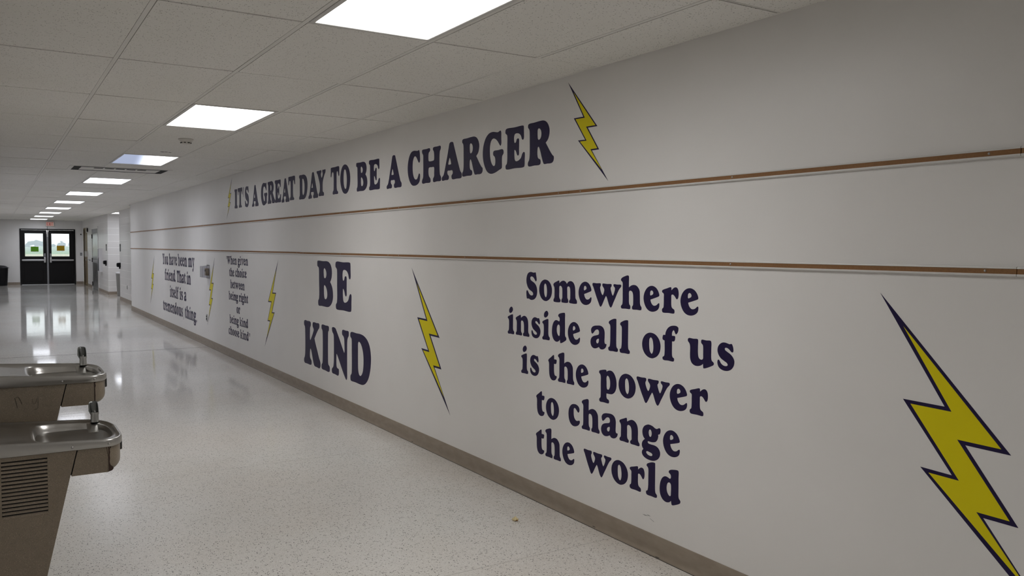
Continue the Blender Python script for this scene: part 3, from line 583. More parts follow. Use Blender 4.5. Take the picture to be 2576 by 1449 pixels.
def flat(name, loops, mat, thick=.0003, lift=.0004):
    """thin vinyl cut-out from closed loops given in wall coordinates (u along the wall to the right, z up)"""
    cu = bpy.data.curves.new(name, 'CURVE'); cu.dimensions = '2D'; cu.fill_mode = 'BOTH'; cu.extrude = thick
    for lp in loops:
        s = cu.splines.new('POLY'); s.points.add(len(lp) - 1); s.use_cyclic_u = True
        for p, (x, y) in zip(s.points, lp): p.co = (x, y, 0, 1)
    o = bpy.data.objects.new(name, cu); COL.objects.link(o)
    me = bpy.data.meshes.new_from_object(o.evaluated_get(bpy.context.evaluated_depsgraph_get()))
    bpy.data.objects.remove(o); bpy.data.curves.remove(cu)
    for v in me.vertices: v.co = (-v.co.z, -v.co.x, v.co.y)      # u -> -Y, v -> Z, extrusion -> X
    me.materials.clear(); me.materials.append(MATS[mat]); me.name = name
    return me
def letter_mesh(ch, u0, u1, base, H, ou, oz):
    w, cs = PG[ch]
    loops = [[((u0 + x * (u1 - u0)) - ou, base + y * H - oz) for x, y in smooth_loop(q)] for q in cs]
    return flat('letter', loops, 'navy_vinyl')
def place_flat(me, name, parent, u, z, lift=.0004):
    o = bpy.data.objects.new(name, me); COL.objects.link(o)
    if parent: o.parent = parent
    o.location = (0, -u, z) if parent else (WALL - lift, -u, z)
    return o
def quote(key, label):
    words = QUOTES[key]
    us = [l[1] for w in words for l in w[1]] + [l[2] for w in words for l in w[1]]; zs = [l[3] for w in words for l in w[1]]
    cu, cz = (min(us) + max(us)) / 2, min(zs)
    root = thing('wall_quote', (WALL - .0004, -cu, cz), label, 'wall lettering', 'navy quotes lettered on the right wall')
    for wtxt, letters in words:
        wu, wz = letters[0][1], letters[0][3]
        e = bpy.data.objects.new('word', None); e.empty_display_size = .05; COL.objects.link(e); e.parent = root; e.location = (0, -(wu - cu), wz - cz)
        for ch, u0, u1, b, H in letters:
            o = obj('punctuation_mark' if not ch.isalpha() else 'letter', letter_mesh(ch, u0, u1, b, H, wu, wz), None, e)
    return root
quote('head', "large navy capitals IT'S A GREAT DAY TO BE A CHARGER above the upper rail")
quote('bekind', 'tallest navy letters BE KIND on two lines under the lower rail')
quote('somewhere', 'navy quote beginning Somewhere inside all of us, between the two biggest bolts')
qw = quote('when', 'small navy quote beginning When given the choice, left of BE KIND')
qy = quote('you', 'narrow navy quote beginning You have been my friend, farthest along the wall')
def extra(root, ch, u0, u1, b, H, mat, nm='punctuation_mark'):
    w, cs = PG[ch]; cu, cz = -root.location.y, root.location.z
    me = flat(nm, [[(u0 + x * (u1 - u0) - cu, b + y * H - cz) for x, y in smooth_loop(q)] for q in cs], mat)
    o = obj(nm, me, None, root); o['label'] = 'faded grey mark'; return o
w0 = QUOTES['when'][0][1][0]; w1 = QUOTES['when'][-1][1][-1]; tw = [w for w in QUOTES['you'] if w[0] == 'tremendous'][0][1][-1]
extra(qw, '"', w0[1] - .062, w0[1] + .004, w0[3], .0868, 'grey_vinyl'); extra(qw, '"', w1[2] + .008, w1[2] + .085, w1[3] - .005, .0868, 'grey_vinyl')
extra(qy, ')', tw[2] + .045, tw[2] + .14, tw[3] - .01, .1572, 'ghost_vinyl')

# lightning bolts: yellow fill inside a navy outline, all one shape
OUT = [(0, 1), (.7365, .5193), (.5075, .5223), (.7823, .3009), (.6112, .3018), (1, 0), (.2676, .4180), (.4431, .4142), (.1557, .6389), (.3924, .6360)]
INN = [(.145, .890), (.689, .5326), (.4647, .5354), (.7411, .3141), (.5762, .3151), (.855, .108), (.3149, .4047), (.4815, .4019), (.2001, .6266), (.4306, .6228)]
def bolt(ut, zt, ub, zb, label, sign=1):
    t = thing('lightning_bolt', (WALL - .0004, -ut, zb), label, 'lightning bolt', 'yellow lightning bolts on the right wall')
    W, H = ub - ut, zt - zb
    sc = lambda P: [[(x * W, y * H) for x, y in P]]
    obj('navy_outline', flat('navy_outline', [sc(OUT)[0], sc(INN)[0]], 'navy_vinyl'), None, t)
    obj('yellow_fill', flat('yellow_fill', sc(INN), 'yellow_vinyl'), None, t)
    return t
bolt(-1.875, 1.380, -1.219, .330, 'largest yellow bolt with navy outline, cut off at the bottom right corner')
bolt(-5.934, 1.377, -5.279, .323, 'yellow bolt with navy outline between BE KIND and the Somewhere quote')
MIR = True
bolt(-9.535, 1.382, -10.115, .324, 'yellow bolt with navy outline between the When given quote and BE KIND')
bolt(-12.77, 1.369, -13.308, .320, 'yellow bolt beside the clear plastic box, left of the When given quote')
bolt(-18.187, 1.338, -18.788, .336, 'thin-looking yellow bolt farthest along the wall, left of You have been')
bolt(-11.672, 2.471, -12.004, 1.914, "small yellow bolt above the upper rail at the start of IT'S A GREAT")
bolt(-3.862, 2.477, -3.490, 1.898, 'small yellow bolt above the upper rail after the word CHARGER')

sc = [[(0, .002), (.02, .004), (.045, .003), (.02, -.001)], [(.03, .008), (.05, .010), (.062, .006), (.045, .005)], [(.055, -.004), (.085, -.012), (.088, -.015), (.06, -.007)]]
tag(place_flat(flat('wall_scuff', sc, 'ghost_vinyl'), 'wall_scuff', None, -3.178, .184), 'faint grey scuff on the wall below the words the world', 'scuff')
# ------------------------------------------------------------------ display rails
def rail(z0, ya, yb, label, group, screws):
    t = thing('display_rail', (WALL, ya, z0), label, 'display rail', group)
    L = yb - ya; g = .0015
    bm = bmesh.new()
    prism(bm, [(0, -.0095), (-.012, -.0075), (-.013, -.003), (-.0125, -.0005), (0, -.0005)], g, L - g, 1); prism(bm, [(0, .0165), (-.0125, .0165), (-.013, .0185), (-.011, .0225), (0, .0245)], g, L - g, 1)
    box(bm, (-.004, g, -.001), (0, L - g, .017))
    obj('metal_channel', bm, 'rail_white', t)
    obj('cork_strip', B(((-.0105, g, -.0005), (-.004, L - g, .0165))), 'cork', t)
    for s in screws:
        if 0 < s - ya < L:
            bm = bmesh.new(); lathe(bm, [(.0040, 0), (.0038, .0012), (.0025, .0022), (.001, .0024)], n=14)
            bmesh.ops.rotate(bm, verts=bm.verts, matrix=Matrix.Rotation(-math.pi / 2, 3, 'Y'))
            obj('screw', bm, 'steel_screw', t, loc=(-.0105, s - ya, .0085), smooth=True)
    return t
joints = [-1.05, 1.39, 3.832, 6.27, 8.705, 11.145, 13.58, 16.02, 18.46, 20.9, WEND]
nice = ['first', 'second', 'third', 'fourth', 'fifth', 'sixth', 'seventh', 'eighth', 'ninth', 'tenth']
for i, (a, b) in enumerate(zip(joints, joints[1:])):
    sc = [a + .10, a + 1.215, b - .11]
    pos = 'short stub of brown cork display rail cut off by the right edge, %s row' if i == 0 else nice[i - 1] + ' length of brown cork display rail from the right, %s row'
    if i == 9: pos = 'short brown cork display rail at the far wall corner, %s row'
    rail(1.8475, a, b, pos % 'upper', 'upper row of display rails', sc)
    dz = -.008 if i < 4 else .0
    rail(1.4635 + (.002 if i > 3 else 0), a, b, pos % 'lower', 'lower row of display rails', sc)

# ------------------------------------------------------------------ clear cover, outlets on the lettered wall
t = thing('plastic_guard', (WALL, 13.21, 1.05), 'clear plastic guard box over a beige control beside a yellow bolt', 'wall guard')
bm = bmesh.new(); hy, hz, d = .085, .195, .105
prism(bm, [(0, 0), (0, hz), (-d, hz - .015), (-d, .015)], -hy, -hy + .004, 1); prism(bm, [(0, 0), (0, hz), (-d, hz - .015), (-d, .015)], hy - .004, hy, 1)
box(bm, (-d, -hy, .015), (-d + .004, hy, hz - .015)); prism(bm, [(0, hz), (-d, hz - .015), (-d, hz - .019), (0, hz - .004)], -hy, hy, 1); prism(bm, [(0, 0), (-d, .015), (-d, .019), (0, .004)], -hy, hy, 1)
obj('cover', bm, 'clear_plastic', t)
obj('flange', B(((-.006, -hy - .012, -.008), (0, hy + .012, .002)), ((-.006, -hy - .012, hz - .002), (0, hy + .012, hz + .008)), ((-.006, -hy - .012, 0), (0, -hy, hz)), ((-.006, hy, 0), (0, hy + .012, hz))), 'clear_plastic', t)
c = obj('control_box', B(((-.045, -.045, .040), (0, .045, .150), .004)), 'beige_plastic', t)
obj('dial_window', B(((-.048, -.02, .10), (-.045, .03, .13))), 'black_plastic', c)
def outlet(loc, label):
    t = thing('outlet_plate', loc, label, 'outlet', 'small steel wall plates low on the wall')
    obj('plate', B(((-.006, -.0375, -.057), (0, .0375, .057), .0025)), 'satin_metal', t)
    for z in (-.02, .02): obj('socket', B(((-.008, -.017, z - .014), (-.006, .017, z + .014), .004)), 'sign_grey', t)
outlet((WALL, 13.335, .433), 'small steel outlet plate low on the wall by the tip of a bolt')
outlet((BLOCK, 24.19, .425), 'small dark outlet plate low on the block wall past the lettered wall')

# ------------------------------------------------------------------ water coolers
def outline_r(dx, dy, cx, a=.468, hw=.21, inset=0.0):
    """distance from (cx,0) along (dx,dy) to the cooler-top outline"""
    def inside(x, y):
        if x < inset or x > a - inset or abs(y) > hw - inset: return False
        ex, ey = (.400, hw - .120) if y < 0 else (.350, hw - .165)
        if x > ex and abs(y) > ey:
            return ((x - ex) / (a - inset - ex)) ** 2.2 + ((abs(y) - ey) / (hw - inset - ey)) ** 2.2 <= 1
        return True
    lo, hi = 0, .9
    for _ in range(40):
        m = (lo + hi) / 2
        if inside(cx + dx * m, dy * m): lo = m
        else: hi = m
    return lo
def cooler(yc, zf, label, grille_on, crack):
    t = thing('drinking_fountain', (LEFT, yc, zf - .62), label, 'drinking fountain', 'pair of wall-hung drinking fountains')
    Z = .62                                    # basin rim above the cooler's lowest edge
    top = lambda x: Z + .027 * (1 - max(0, min(1, x / .468)))
    CX = .315; N = 120
    ang = sorted([2 * math.pi * k / N for k in range(N)] + [math.atan2(s * (.21 - i), i - CX) % (2 * math.pi) for s in (-1, 1) for i in (0.0,)])
    bm = bmesh.new(); rings = []
    def ring(fn):
        rings.append([bm.verts.new(fn(math.cos(a), math.sin(a))) for a in ang])
    def o_(inset, dz, absz=None):
        def f(c, s):
            r = outline_r(c, s, CX, inset=inset); x, y = CX + c * r, s * r
            return (x, y, absz if absz is not None else top(x) + dz)
        return f
    def bw(k, dz):
        def f(c, s):
            ax = .135 if c < 0 else .128
            n = 5.0 if c < 0 else 2.8
            r = (abs(c / ax) ** n + abs(s / .178) ** n) ** (-1 / n) * k
            x, y = CX + c * r, s * r
            return (x, y, top(x) + dz)
        return f
    for f in (o_(.004, 0, Z - .026), o_(0, 0, Z - .024), o_(0, -.008), o_(.0015, -.003), o_(.006, 0), o_(.011, -.002), o_(.017, -.006), bw(1.07, -.007), bw(1.02, -.008), bw(.985, -.013), bw(.95, -.030), bw(.90, -.055), bw(.80, -.068), bw(.5, -.074), bw(.12, -.078)): ring(f)
    n = len(ang)
    for a, b in zip(rings, rings[1:]):
        for k in range(n): bm.faces.new((a[k], a[(k + 1) % n], b[(k + 1) % n], b[k]))
    bm.faces.new(list(reversed(rings[0]))); bm.faces.new(rings[-1])
    basin = obj('basin', bm, 'stainless', t, smooth='all')
    bm = bmesh.new(); lathe(bm, [(.018, 0), (.018, .003), (.012, .004), (.004, .004)], n=20); obj('drain', bm, 'chrome', basin, loc=(CX + .0, 0, Z - .064), smooth=True)
    bm = bmesh.new(); prism(bm, [(.02, top(.4) - .055), (.05, top(.4) - .040), (.165, top(.4) - .008), (.170, top(.4) - .016), (.12, top(.4) - .060), (.03, top(.4) - .066)], .372, .408, 0)
    obj('splash_ramp', bm, 'stainless', basin)
    for sx in (.295, .413):
        bm = bmesh.new(); lathe(bm, [(.0045, 0), (.0042, .002), (.0025, .0035), (.0008, .0036)], n=14); bmesh.ops.rotate(bm, verts=bm.verts, matrix=Matrix.Rotation(math.pi / 2, 3, 'X'))
        obj('screw', bm, 'steel_screw', basin, loc=(sx, -.2095, Z - .014), smooth=True)
    # bubbler: round stem, mouth guard standing behind the jet
    bx, by, bz = .402, .168, top(.402) - .004
    bm = bmesh.new(); lathe(bm, [(.0155, 0), (.015, .004), (.0145, .034), (.0135, .038), (.010, .0385)], n=26); s = obj('spout', bm, 'chrome', t, loc=(bx, by, bz), smooth=True)
    bm = bmesh.new(); R = 14; rows = 9; outer = []; inner = []
    for j in range(rows):
        v = j / (rows - 1); ro, ri = [], []
        for k in range(R + 1):
            u = k / R * 2 - 1; a = math.radians(90 + 100 * u)
            zt = .030 + v * (.050 * (1 - abs(u) ** 5 * .72))
            rr = .0158 + .002 * v; ty = .004 * v * v
            ro.append(bm.verts.new((rr * math.cos(a) - .004 * v, rr * math.sin(a) + ty, zt))); rr -= .0026
            ri.append(bm.verts.new((rr * math.cos(a) - .004 * v, rr * math.sin(a) + ty, zt)))
        outer.append(ro); inner.append(ri)
    for g_, fl in ((outer, 0), (inner, 1)):
        for a, b in zip(g_, g_[1:]):
            for k in range(R): bm.faces.new((a[k], a[k + 1], b[k + 1], b[k]))
    for j in range(rows - 1):
        for k in (0, R): bm.faces.new((outer[j][k], outer[j + 1][k], inner[j + 1][k], inner[j][k]))
    for k in range(R):
        bm.faces.new((outer[-1][k], outer[-1][k + 1], inner[-1][k + 1], inner[-1][k])); bm.faces.new((outer[0][k], outer[0][k + 1], inner[0][k + 1], inner[0][k]))
    obj('mouth_guard', bm, 'dark_chrome', s, smooth='all')
    bm = bmesh.new(); cyl(bm, (0, .002, .036), (0, -.004, .045), .0045, .003, 12); obj('nozzle', bm, 'chrome', s, smooth=True)
    # cabinet body, tapering back to the wall below the arm
    zb, zt = 0.0, Z - .0235
    za = Z - .118
    fx = lambda z: .287 + (z - za) * .224 if z < za else .287 + (z - za) * .232
    bp = [(0, zb), (fx(zb), zb), (fx(za), za), (fx(zt), zt), (0, zt)]
    W2 = .2055
    bm = bmesh.new(); prism(bm, [(0, zb), (fx(zb) - .006, zb), (fx(za) - .006, za), (fx(za + .02) - .006, za + .02), (0, za + .02)], -W2 + .004, W2 - .004, 1); prism(bm, bp, W2 - .004, W2, 1); box(bm, (0, -W2 + .004, za + .02), (.02, W2 - .004, zt))
    body = obj('cabinet', bm, 'speckled_steel', t)
    G = (.078, .592 - zf + .62, .217, .790 - zf + .62)  # grille opening x0 z0 x1 z1
    outer_l = [(x, z) for x, z in bp]
    loops = [outer_l] + ([[(G[0], G[1]), (G[2], G[1]), (G[2] , G[3]), (G[0], G[3])]] if grille_on else [])
    cu = bpy.data.curves.new('p', 'CURVE'); cu.dimensions = '2D'; cu.fill_mode = 'BOTH'; cu.extrude = .002
    for lp in loops:
        sp_ = cu.splines.new('POLY'); sp_.points.add(len(lp) - 1); sp_.use_cyclic_u = True
        for p, (x, y) in zip(sp_.points, lp): p.co = (x, y, 0, 1)
    oo = bpy.data.objects.new('p', cu); COL.objects.link(oo)
    me = bpy.data.meshes.new_from_object(oo.evaluated_get(bpy.context.evaluated_depsgraph_get())); bpy.data.objects.remove(oo); bpy.data.curves.remove(cu)
    for v in me.vertices: v.co = (v.co.x, -W2 + .002 + v.co.z, v.co.y)
    me.materials.clear(); me.materials.append(MATS['speckled_steel'])
    obj('side_panel', me, None, t)
    if grille_on:
        bm = bmesh.new(); box(bm, (G[0], -W2 + .0035, G[1]), (G[2], -W2 + .0042, G[3])); gr = obj('grille_back', bm, 'dark_void', t)
        bm = bmesh.new(); nl = 15; st = (G[3] - G[1]) / nl
        for k in range(nl):
            z = G[1] + k * st
            prism(bm, [(-W2 - .0012, z + .0001), (-W2 + .0032, z + st * .58), (-W2 + .0036, z + st * .52), (-W2 - .0006, z - .0004)], G[0], G[2], 0)
        obj('louvers', bm, 'speckled_steel', t)
    # arm: shroud section, then the rounded front cap, with open seams between
    def arm(x0a, x0b, x1, name):
        bm = bmesh.new()
        for ya, yb in ((-W2, -W2 + .004), (W2 - .004, W2)): prism(bm, [(x0b, za), (x1, za), (x1, zt), (x0a, zt)], ya, yb, 1)
        box(bm, (x0b, -W2 + .004, za), (x1, W2 - .004, za + .006)); return obj(name, bm, 'speckled_steel', t)
    arm(fx(zt) + .004, fx(za) + .004, .411, 'arm_shroud')
    def cap_ring(inset):
        pts = []
        m = 40
        for k in range(m + 1):
            a = -math.pi / 2 + math.pi * k / m
            c, s_ = math.cos(a), math.sin(a); r = outline_r(c, s_, .4135, a=.4615, hw=W2, inset=inset); pts.append((.4135 + c * r, s_ * r))
        return pts
    bm = bmesh.new(); rr = .032; lev = []
    for k in range(7):
        a = math.pi / 2 * k / 6; lev.append((rr * (1 - math.sin(a)) * .9, za + rr * (1 - math.cos(a))))
    lev.append((0, zt)); rg = []
    for ins, z in lev:
        rg.append([bm.verts.new((max(x, .4145), y, z)) for x, y in cap_ring(ins)])
    for a, b in zip(rg, rg[1:]):
        for k in range(len(a) - 1): bm.faces.new((a[k], a[k + 1], b[k + 1], b[k]))
    bm.faces.new(rg[0])
    obj('front_cap', bm, 'speckled_steel', t, smooth=True)
    obj('arm_core', B(((.27, -W2 + .005, za + .004), (.4140, -W2 + .008, zt - .001)), ((.27, W2 - .008, za + .004), (.4140, W2 - .005, zt - .001)), ((.27, -W2 + .008, za + .008), (.411, W2 - .012, za + .012))), 'dark_void', t)
    obj('push_bar', B(((.4600, -.075, Z - .070), (.4725, .075, Z - .028), .004)), 'dark_rubber', t, label='dark push bar on the front')
    if crack:                                   # vinyl peeled off along the seam, dark metal below
        P = [(.404, zt + .000), (.4215, zt), (.420, zt - .006), (.4165, zt - .010), (.4155, zt - .016), (.417, zt - .022), (.4155, zt - .034), (.4165, zt - .046), (.415, zt - .058), (.4165, zt - .066), (.419, zt - .072), (.424, zt - .076), (.4285, zt - .082), (.4275, zt - .088), (.4225, zt - .0915), (.409, zt - .0935), (.4095, zt - .04)]
    else:
        P = [(.410, zt), (.4185, zt), (.4155, zt - .008), (.4175, zt - .018), (.4150, zt - .026), (.4158, zt - .06), (.4145, za + .002), (.4118, za + .002), (.4122, zt - .05)]
    bm = bmesh.new()
    y_at = lambda x: -.0005 - ((W2 - .120) + .120 * (1 - (max(0, x - .400) / .0615) ** 2.2) ** (1 / 2.2) if x > .4142 else W2)
    vs = [bm.verts.new((x, y_at(x), z)) for x, z in P]; f = bm.faces.new(vs)
    ex = bmesh.ops.extrude_face_region(bm, geom=[f]); bmesh.ops.translate(bm, verts=[v for v in ex['geom'] if isinstance(v, bmesh.types.BMVert)], vec=(0, .0014, 0))
    obj('peeled_patch', bm, 'rust', t, label='dark patch where the speckled covering has peeled')
    return t
plain('dark_chrome', (.16, .165, .16), .30, .9)
near = cooler(3.51, .83, 'nearer, lower drinking fountain with louvered side and steel basin', True, True)
far = cooler(3.985, 1.0, 'farther, higher drinking fountain with scribble on its brown side', False, False)
bm = bmesh.new(); W2 = .2055
sgn = lambda x, y: ((x / 7.244 - 0), (y / 7.244))
def scr(P): tube(bm, [(x, -W2 - .0006, z) for x, z in P], .0005, 6)
sx0, sz0, k_ = .100, .545, .00023
for P in ([(240, 1050), (255, 1110), (270, 1170), (278, 1225)], [(258, 1045), (285, 1040), (305, 1060), (325, 1110), (345, 1165)], [(405, 1160), (425, 1168)], [(495, 1095), (497, 1140), (510, 1180), (530, 1178), (550, 1140), (560, 1090)], [(578, 1060), (575, 1130), (578, 1200), (570, 1250), (545, 1272), (520, 1272)]):
    scr([(.073 + x / 7.244 * .00172, .62 - .0243 - .009 - (y - 915) / 7.244 * .00172) for x, y in P])
obj('scribble', bm, 'ink', far, label='black scribbled letters')

# ------------------------------------------------------------------ popcorn on the floor
t = thing('popcorn_piece', (2.468, 3.892, 0), 'single piece of popcorn on the speckled floor near the wall', 'popcorn')
bm = bmesh.new()
for x, y, z, r in ((0, 0, .010, .0105), (-.010, .004, .009, .008), (.007, -.006, .008, .0085), (.004, .008, .012, .008), (-.006, -.007, .007, .007), (.001, .001, .017, .0075)):
    bmesh.ops.create_icosphere(bm, subdivisions=3, radius=r, matrix=Matrix.Translation((x, y, max(z, r * .9))))
rr = random.Random(2)
for v in bm.verts: v.co += Vector((rr.uniform(-1, 1), rr.uniform(-1, 1), rr.uniform(-.3, 1))) * .0007
obj('popped_corn', bm, 'popcorn', t, smooth='all')
bm = bmesh.new()
for x, y, z in ((-.006, -.011, .006), (.004, -.013, .005)): bmesh.ops.create_icosphere(bm, subdivisions=2, radius=.004, matrix=Matrix.Translation((x, y, z)) @ Matrix.Diagonal((1.3, .6, .8, 1)))
obj('hull', bm, 'popcorn_hull', t, smooth='all')

# ------------------------------------------------------------------ exit doors
F = ENDY
fr = struct('door_frame', B(((DX0, F - .02, 0), (DX0 + .05, F + .12, DZ)), ((DX1 - .05, F - .02, 0), (DX1, F + .12, DZ)), ((DX0 + .05, F - .02, DZ - .045), (DX1 - .05, F + .12, DZ))), 'black_steel')
fr.name = 'trim_door_frame'
struct('trim_threshold', B(((DX0 + .05, F - .03, 0), (DX1 - .05, F + .14, .014), .004)), 'satin_metal')
def leaf(name, xa, xb, gx0, gx1, latch_x):
    gz0, gz1 = 1.102, 1.990; y0, y1 = F + .02, F + .065; zt = DZ - .05
    root = struct(name, B(((xa, y0, .016), (gx0, y1, zt)), ((gx1, y0, .016), (xb, y1, zt)), ((gx0, y0, .016), (gx1, y1, gz0)), ((gx0, y0, gz1), (gx1, y1, zt))), 'black_steel')
    obj('glass_pane', B(((gx0, F + .040, gz0), (gx1, F + .046, gz1))), 'glass', root)
    w = .022
    obj('glass_stop', B(((gx0 - w, y0 - .008, gz0 - w), (gx0, y0, gz1 + w)), ((gx1, y0 - .008, gz0 - w), (gx1 + w, y0, gz1 + w)), ((gx0, y0 - .008, gz0 - w), (gx1, y0, gz0)), ((gx0, y0 - .008, gz1), (gx1, y0, gz1 + w))), 'bronze', root)
    s = 1 if latch_x > (xa + xb) / 2 else -1
    hx = xa + .03 if s > 0 else xb - .03
    a, b = sorted((hx, latch_x - s * .01))
    pb = obj('push_bar', B(((a, y0 - .075, .925), (b, y0 - .045, .985), .006)), 'satin_metal', root)
    obj('bar_bracket', B(((hx - .02, y0 - .05, .93), (hx + .02, y0, .98), .004)), 'satin_metal', pb)
    obj('latch_case', B(((latch_x - .032, y0 - .08, .86), (latch_x + .032, y0, 1.06), .008)), 'satin_metal', root)
    obj('pull_plate', B(((latch_x - .030, y0 - .02, 1.07), (latch_x + .030, y0, 1.215), .004)), 'grey_post', root)
    obj('hinge', B(((xa - .012 if s > 0 else xb - .006, y0 - .02, 1.80), (xa + .006 if s > 0 else xb + .012, y0 - .002, 1.93))), 'bronze', root)
    obj('kick_panel', B(((xa + .10, y0 - .004, .12), (xb - .10, y0, .88), .002)), 'black_steel', root)
    return root
leaf('door_1', DX0 + .052, 1.772, 1.040, 1.652, 1.705)
leaf('door_2', 1.838, DX1 - .052, 1.939, 2.557, 1.905)
m = struct('trim_mullion', B(((1.774, F - .01, .014), (1.836, F + .08, 1.98), .006), ((1.789, F + .0, 1.98), (1.821, F + .06, DZ - .04), .004)), 'grey_post')
obj('mullion_bracket', B(((1.776, F - .022, 1.86), (1.834, F - .01, 2.05), .004)), 'satin_metal', m)
def paper(x0, x1, z0, z1, mat, label):
    t = thing('paper_notice', ((x0 + x1) / 2, F + .0395, z0), label, 'notice', 'paper notices taped to the door glass')
    w = (x1 - x0) / 2; h = z1 - z0
    obj('sheet', B(((-w, -.0008, 0), (w, 0, h))), mat, t)
    for x, z in ((-w * .62, h + .004), (w * .62, h + .004), (-w * .55, -.006), (w * .55, -.006)):
        obj('tape', B(((x - .035, -.0012, z - .012), (x + .035, -.0002, z + .012))), 'tape_white', t)
paper(1.235, 1.498, 1.284, 1.480, 'green_paper', 'bright green paper taped to the left door glass')
paper(2.122, 2.389, 1.322, 1.522, 'yellow_paper', 'mustard yellow paper taped to the right door glass')
# exit sign
t = thing('exit_sign', (1.892, F, 2.268), 'red lettered EXIT sign on the wall above the doors', 'exit sign')
obj('housing', B(((-.147, -.07, 0), (.147, 0, .195), .006)), 'off_white', t)
obj('face', B(((-.125, -.0725, .022), (.125, -.070, .172))), 'exit_glow', t)
bm = bmesh.new(); h0, h1 = .034, .160; sw = .016
def stroke(pts): prism(bm, pts, -.0745, -.0726, 1)
def rect(x0, z0, x1, z1): stroke([(x0, z0), (x1, z0), (x1, z1), (x0, z1)])
x = -.104; rect(x, h0, x + sw, h1); rect(x + sw, h1 - .017, x + .048, h1); rect(x + sw, h0, x + .048, h0 + .017); rect(x + sw, .089, x + .042, .105)
x = -.046; stroke([(x, h0), (x + .018, h0), (x + .056, h1), (x + .038, h1)]); stroke([(x + .038, h0), (x + .056, h0), (x + .018, h1), (x, h1)])
x = .022; rect(x, h0, x + sw, h1)
x = .050; rect(x, h1 - .017, x + .056, h1); rect(x + .020, h0, x + .036, h1 - .017)
obj('letters', bm, 'exit_red', t, label='red letters EXIT')
struct('trim_conduit', B(((1.797, F - .016, DZ - .005), (1.813, F, 2.27))), 'grey_post')
# small fittings on the end wall
tag(obj('door_contact', B(((2.950, F - .02, 1.955), (2.985, F, 1.995), .004)), 'black_plastic'), 'tiny dark sensor on the end wall high beside the doors', 'sensor')
t = thing('light_switch', (2.965, F, 1.19), 'grey light switch plate on the end wall right of the doors', 'light switch')
obj('plate', B(((-.037, -.007, -.06), (.037, 0, .06), .0025)), 'grey_post', t); obj('toggle', B(((-.006, -.016, -.012), (.006, -.007, .012), .002)), 'off_white', t)

# ------------------------------------------------------------------ trash can by the end wall
t = thing('trash_can', (.205, 36.72, 0), 'black domed trash can against the end wall at the left edge', 'trash can')
bm = bmesh.new(); lathe(bm, [(.215, 0), (.228, .012), (.262, .655), (.268, .66), (.268, .672)], n=32); obj('can_body', bm, 'black_plastic', t, smooth=True)
bm = bmesh.new(); lathe(bm, [(.272, .660), (.275, .672), (.258, .694), (.215, .728), (.14, .757), (.05, .768), (.01, .769)], n=32); obj('domed_lid', bm, 'black_bag', t, smooth=True)
bm = bmesh.new(); box(bm, (.262, -.045, .662), (.300, .045, .676), .004); obj('handle', bm, 'black_plastic', t)
bm = bmesh.new(); tube(bm, [(.115, F - .004, .80), (.11, F - .005, .88), (.095, F - .006, .95), (.07, F - .006, 1.02), (.06, F - .005, 1.12)], .004); tag(obj('thin_cord', bm, 'grey_post', smooth='all'), 'thin grey cord hanging on the end wall above the trash can', 'cord')

# ------------------------------------------------------------------ doors in the far block wall
def jamb(y0, y1, zt, mat, name, w=.05):
    return struct(name, B(((BLOCK - .012, y0, 0), (BLOCK + .10, y0 + w, zt)), ((BLOCK - .012, y1 - w, 0), (BLOCK + .10, y1, zt)), ((BLOCK - .012, y0 + w, zt - w), (BLOCK + .10, y1 - w, zt))), mat)
jamb(31.28, 33.34, 2.19, 'rail_white', 'trim_steel_door_frame', .07)
d = struct('door_3', B(((BLOCK + .004, 31.35, .012), (BLOCK + .049, 33.27, 1.98))), 'stainless_door')
obj('transom_panel', B(((BLOCK + .006, 31.35, 1.985), (BLOCK + .049, 33.27, 2.12))), 'grey_post', d)
for z in (.17, 1.02, 1.86): obj('hinge', B(((BLOCK - .020, 33.235, z - .075), (BLOCK + .004, 33.335, z + .075), .004)), 'bronze', d)
hb = obj('lever_handle', B(((BLOCK - .012, 31.46, .90), (BLOCK + .004, 31.53, 1.02), .003)), 'satin_metal', d)
bm = bmesh.new(); tube(bm, [(BLOCK - .01, 31.49, .975), (BLOCK - .055, 31.49, .975), (BLOCK - .06, 31.53, .975), (BLOCK - .058, 31.62, .972)], .009); obj('lever', bm, 'satin_metal', hb, smooth='all')
obj('push_plate', B(((BLOCK + .0005, 31.42, .93), (BLOCK + .004, 33.2, 1.03))), 'satin_metal', d)
jamb(35.10, 36.50, 2.215, 'tan_paint', 'trim_tan_door_frame', .05)
d = struct('door_4', B(((BLOCK + .02, 35.15, .012), (BLOCK + .065, 36.45, 2.165))), 'tan_paint')
obj('door_panel', B(((BLOCK + .016, 35.65, .10), (BLOCK + .02, 36.40, 2.10))), 'brown_paint', d)
bm = bmesh.new(); lathe(bm, [(.012, 0), (.012, .03), (.03, .045), (.032, .06), (.022, .07), (.006, .072)], n=18); bmesh.ops.rotate(bm, verts=bm.verts, matrix=Matrix.Rotation(-math.pi / 2, 3, 'Y')); obj('knob', bm, 'satin_metal', d, loc=(BLOCK + .02, 35.24, .98), smooth=True)

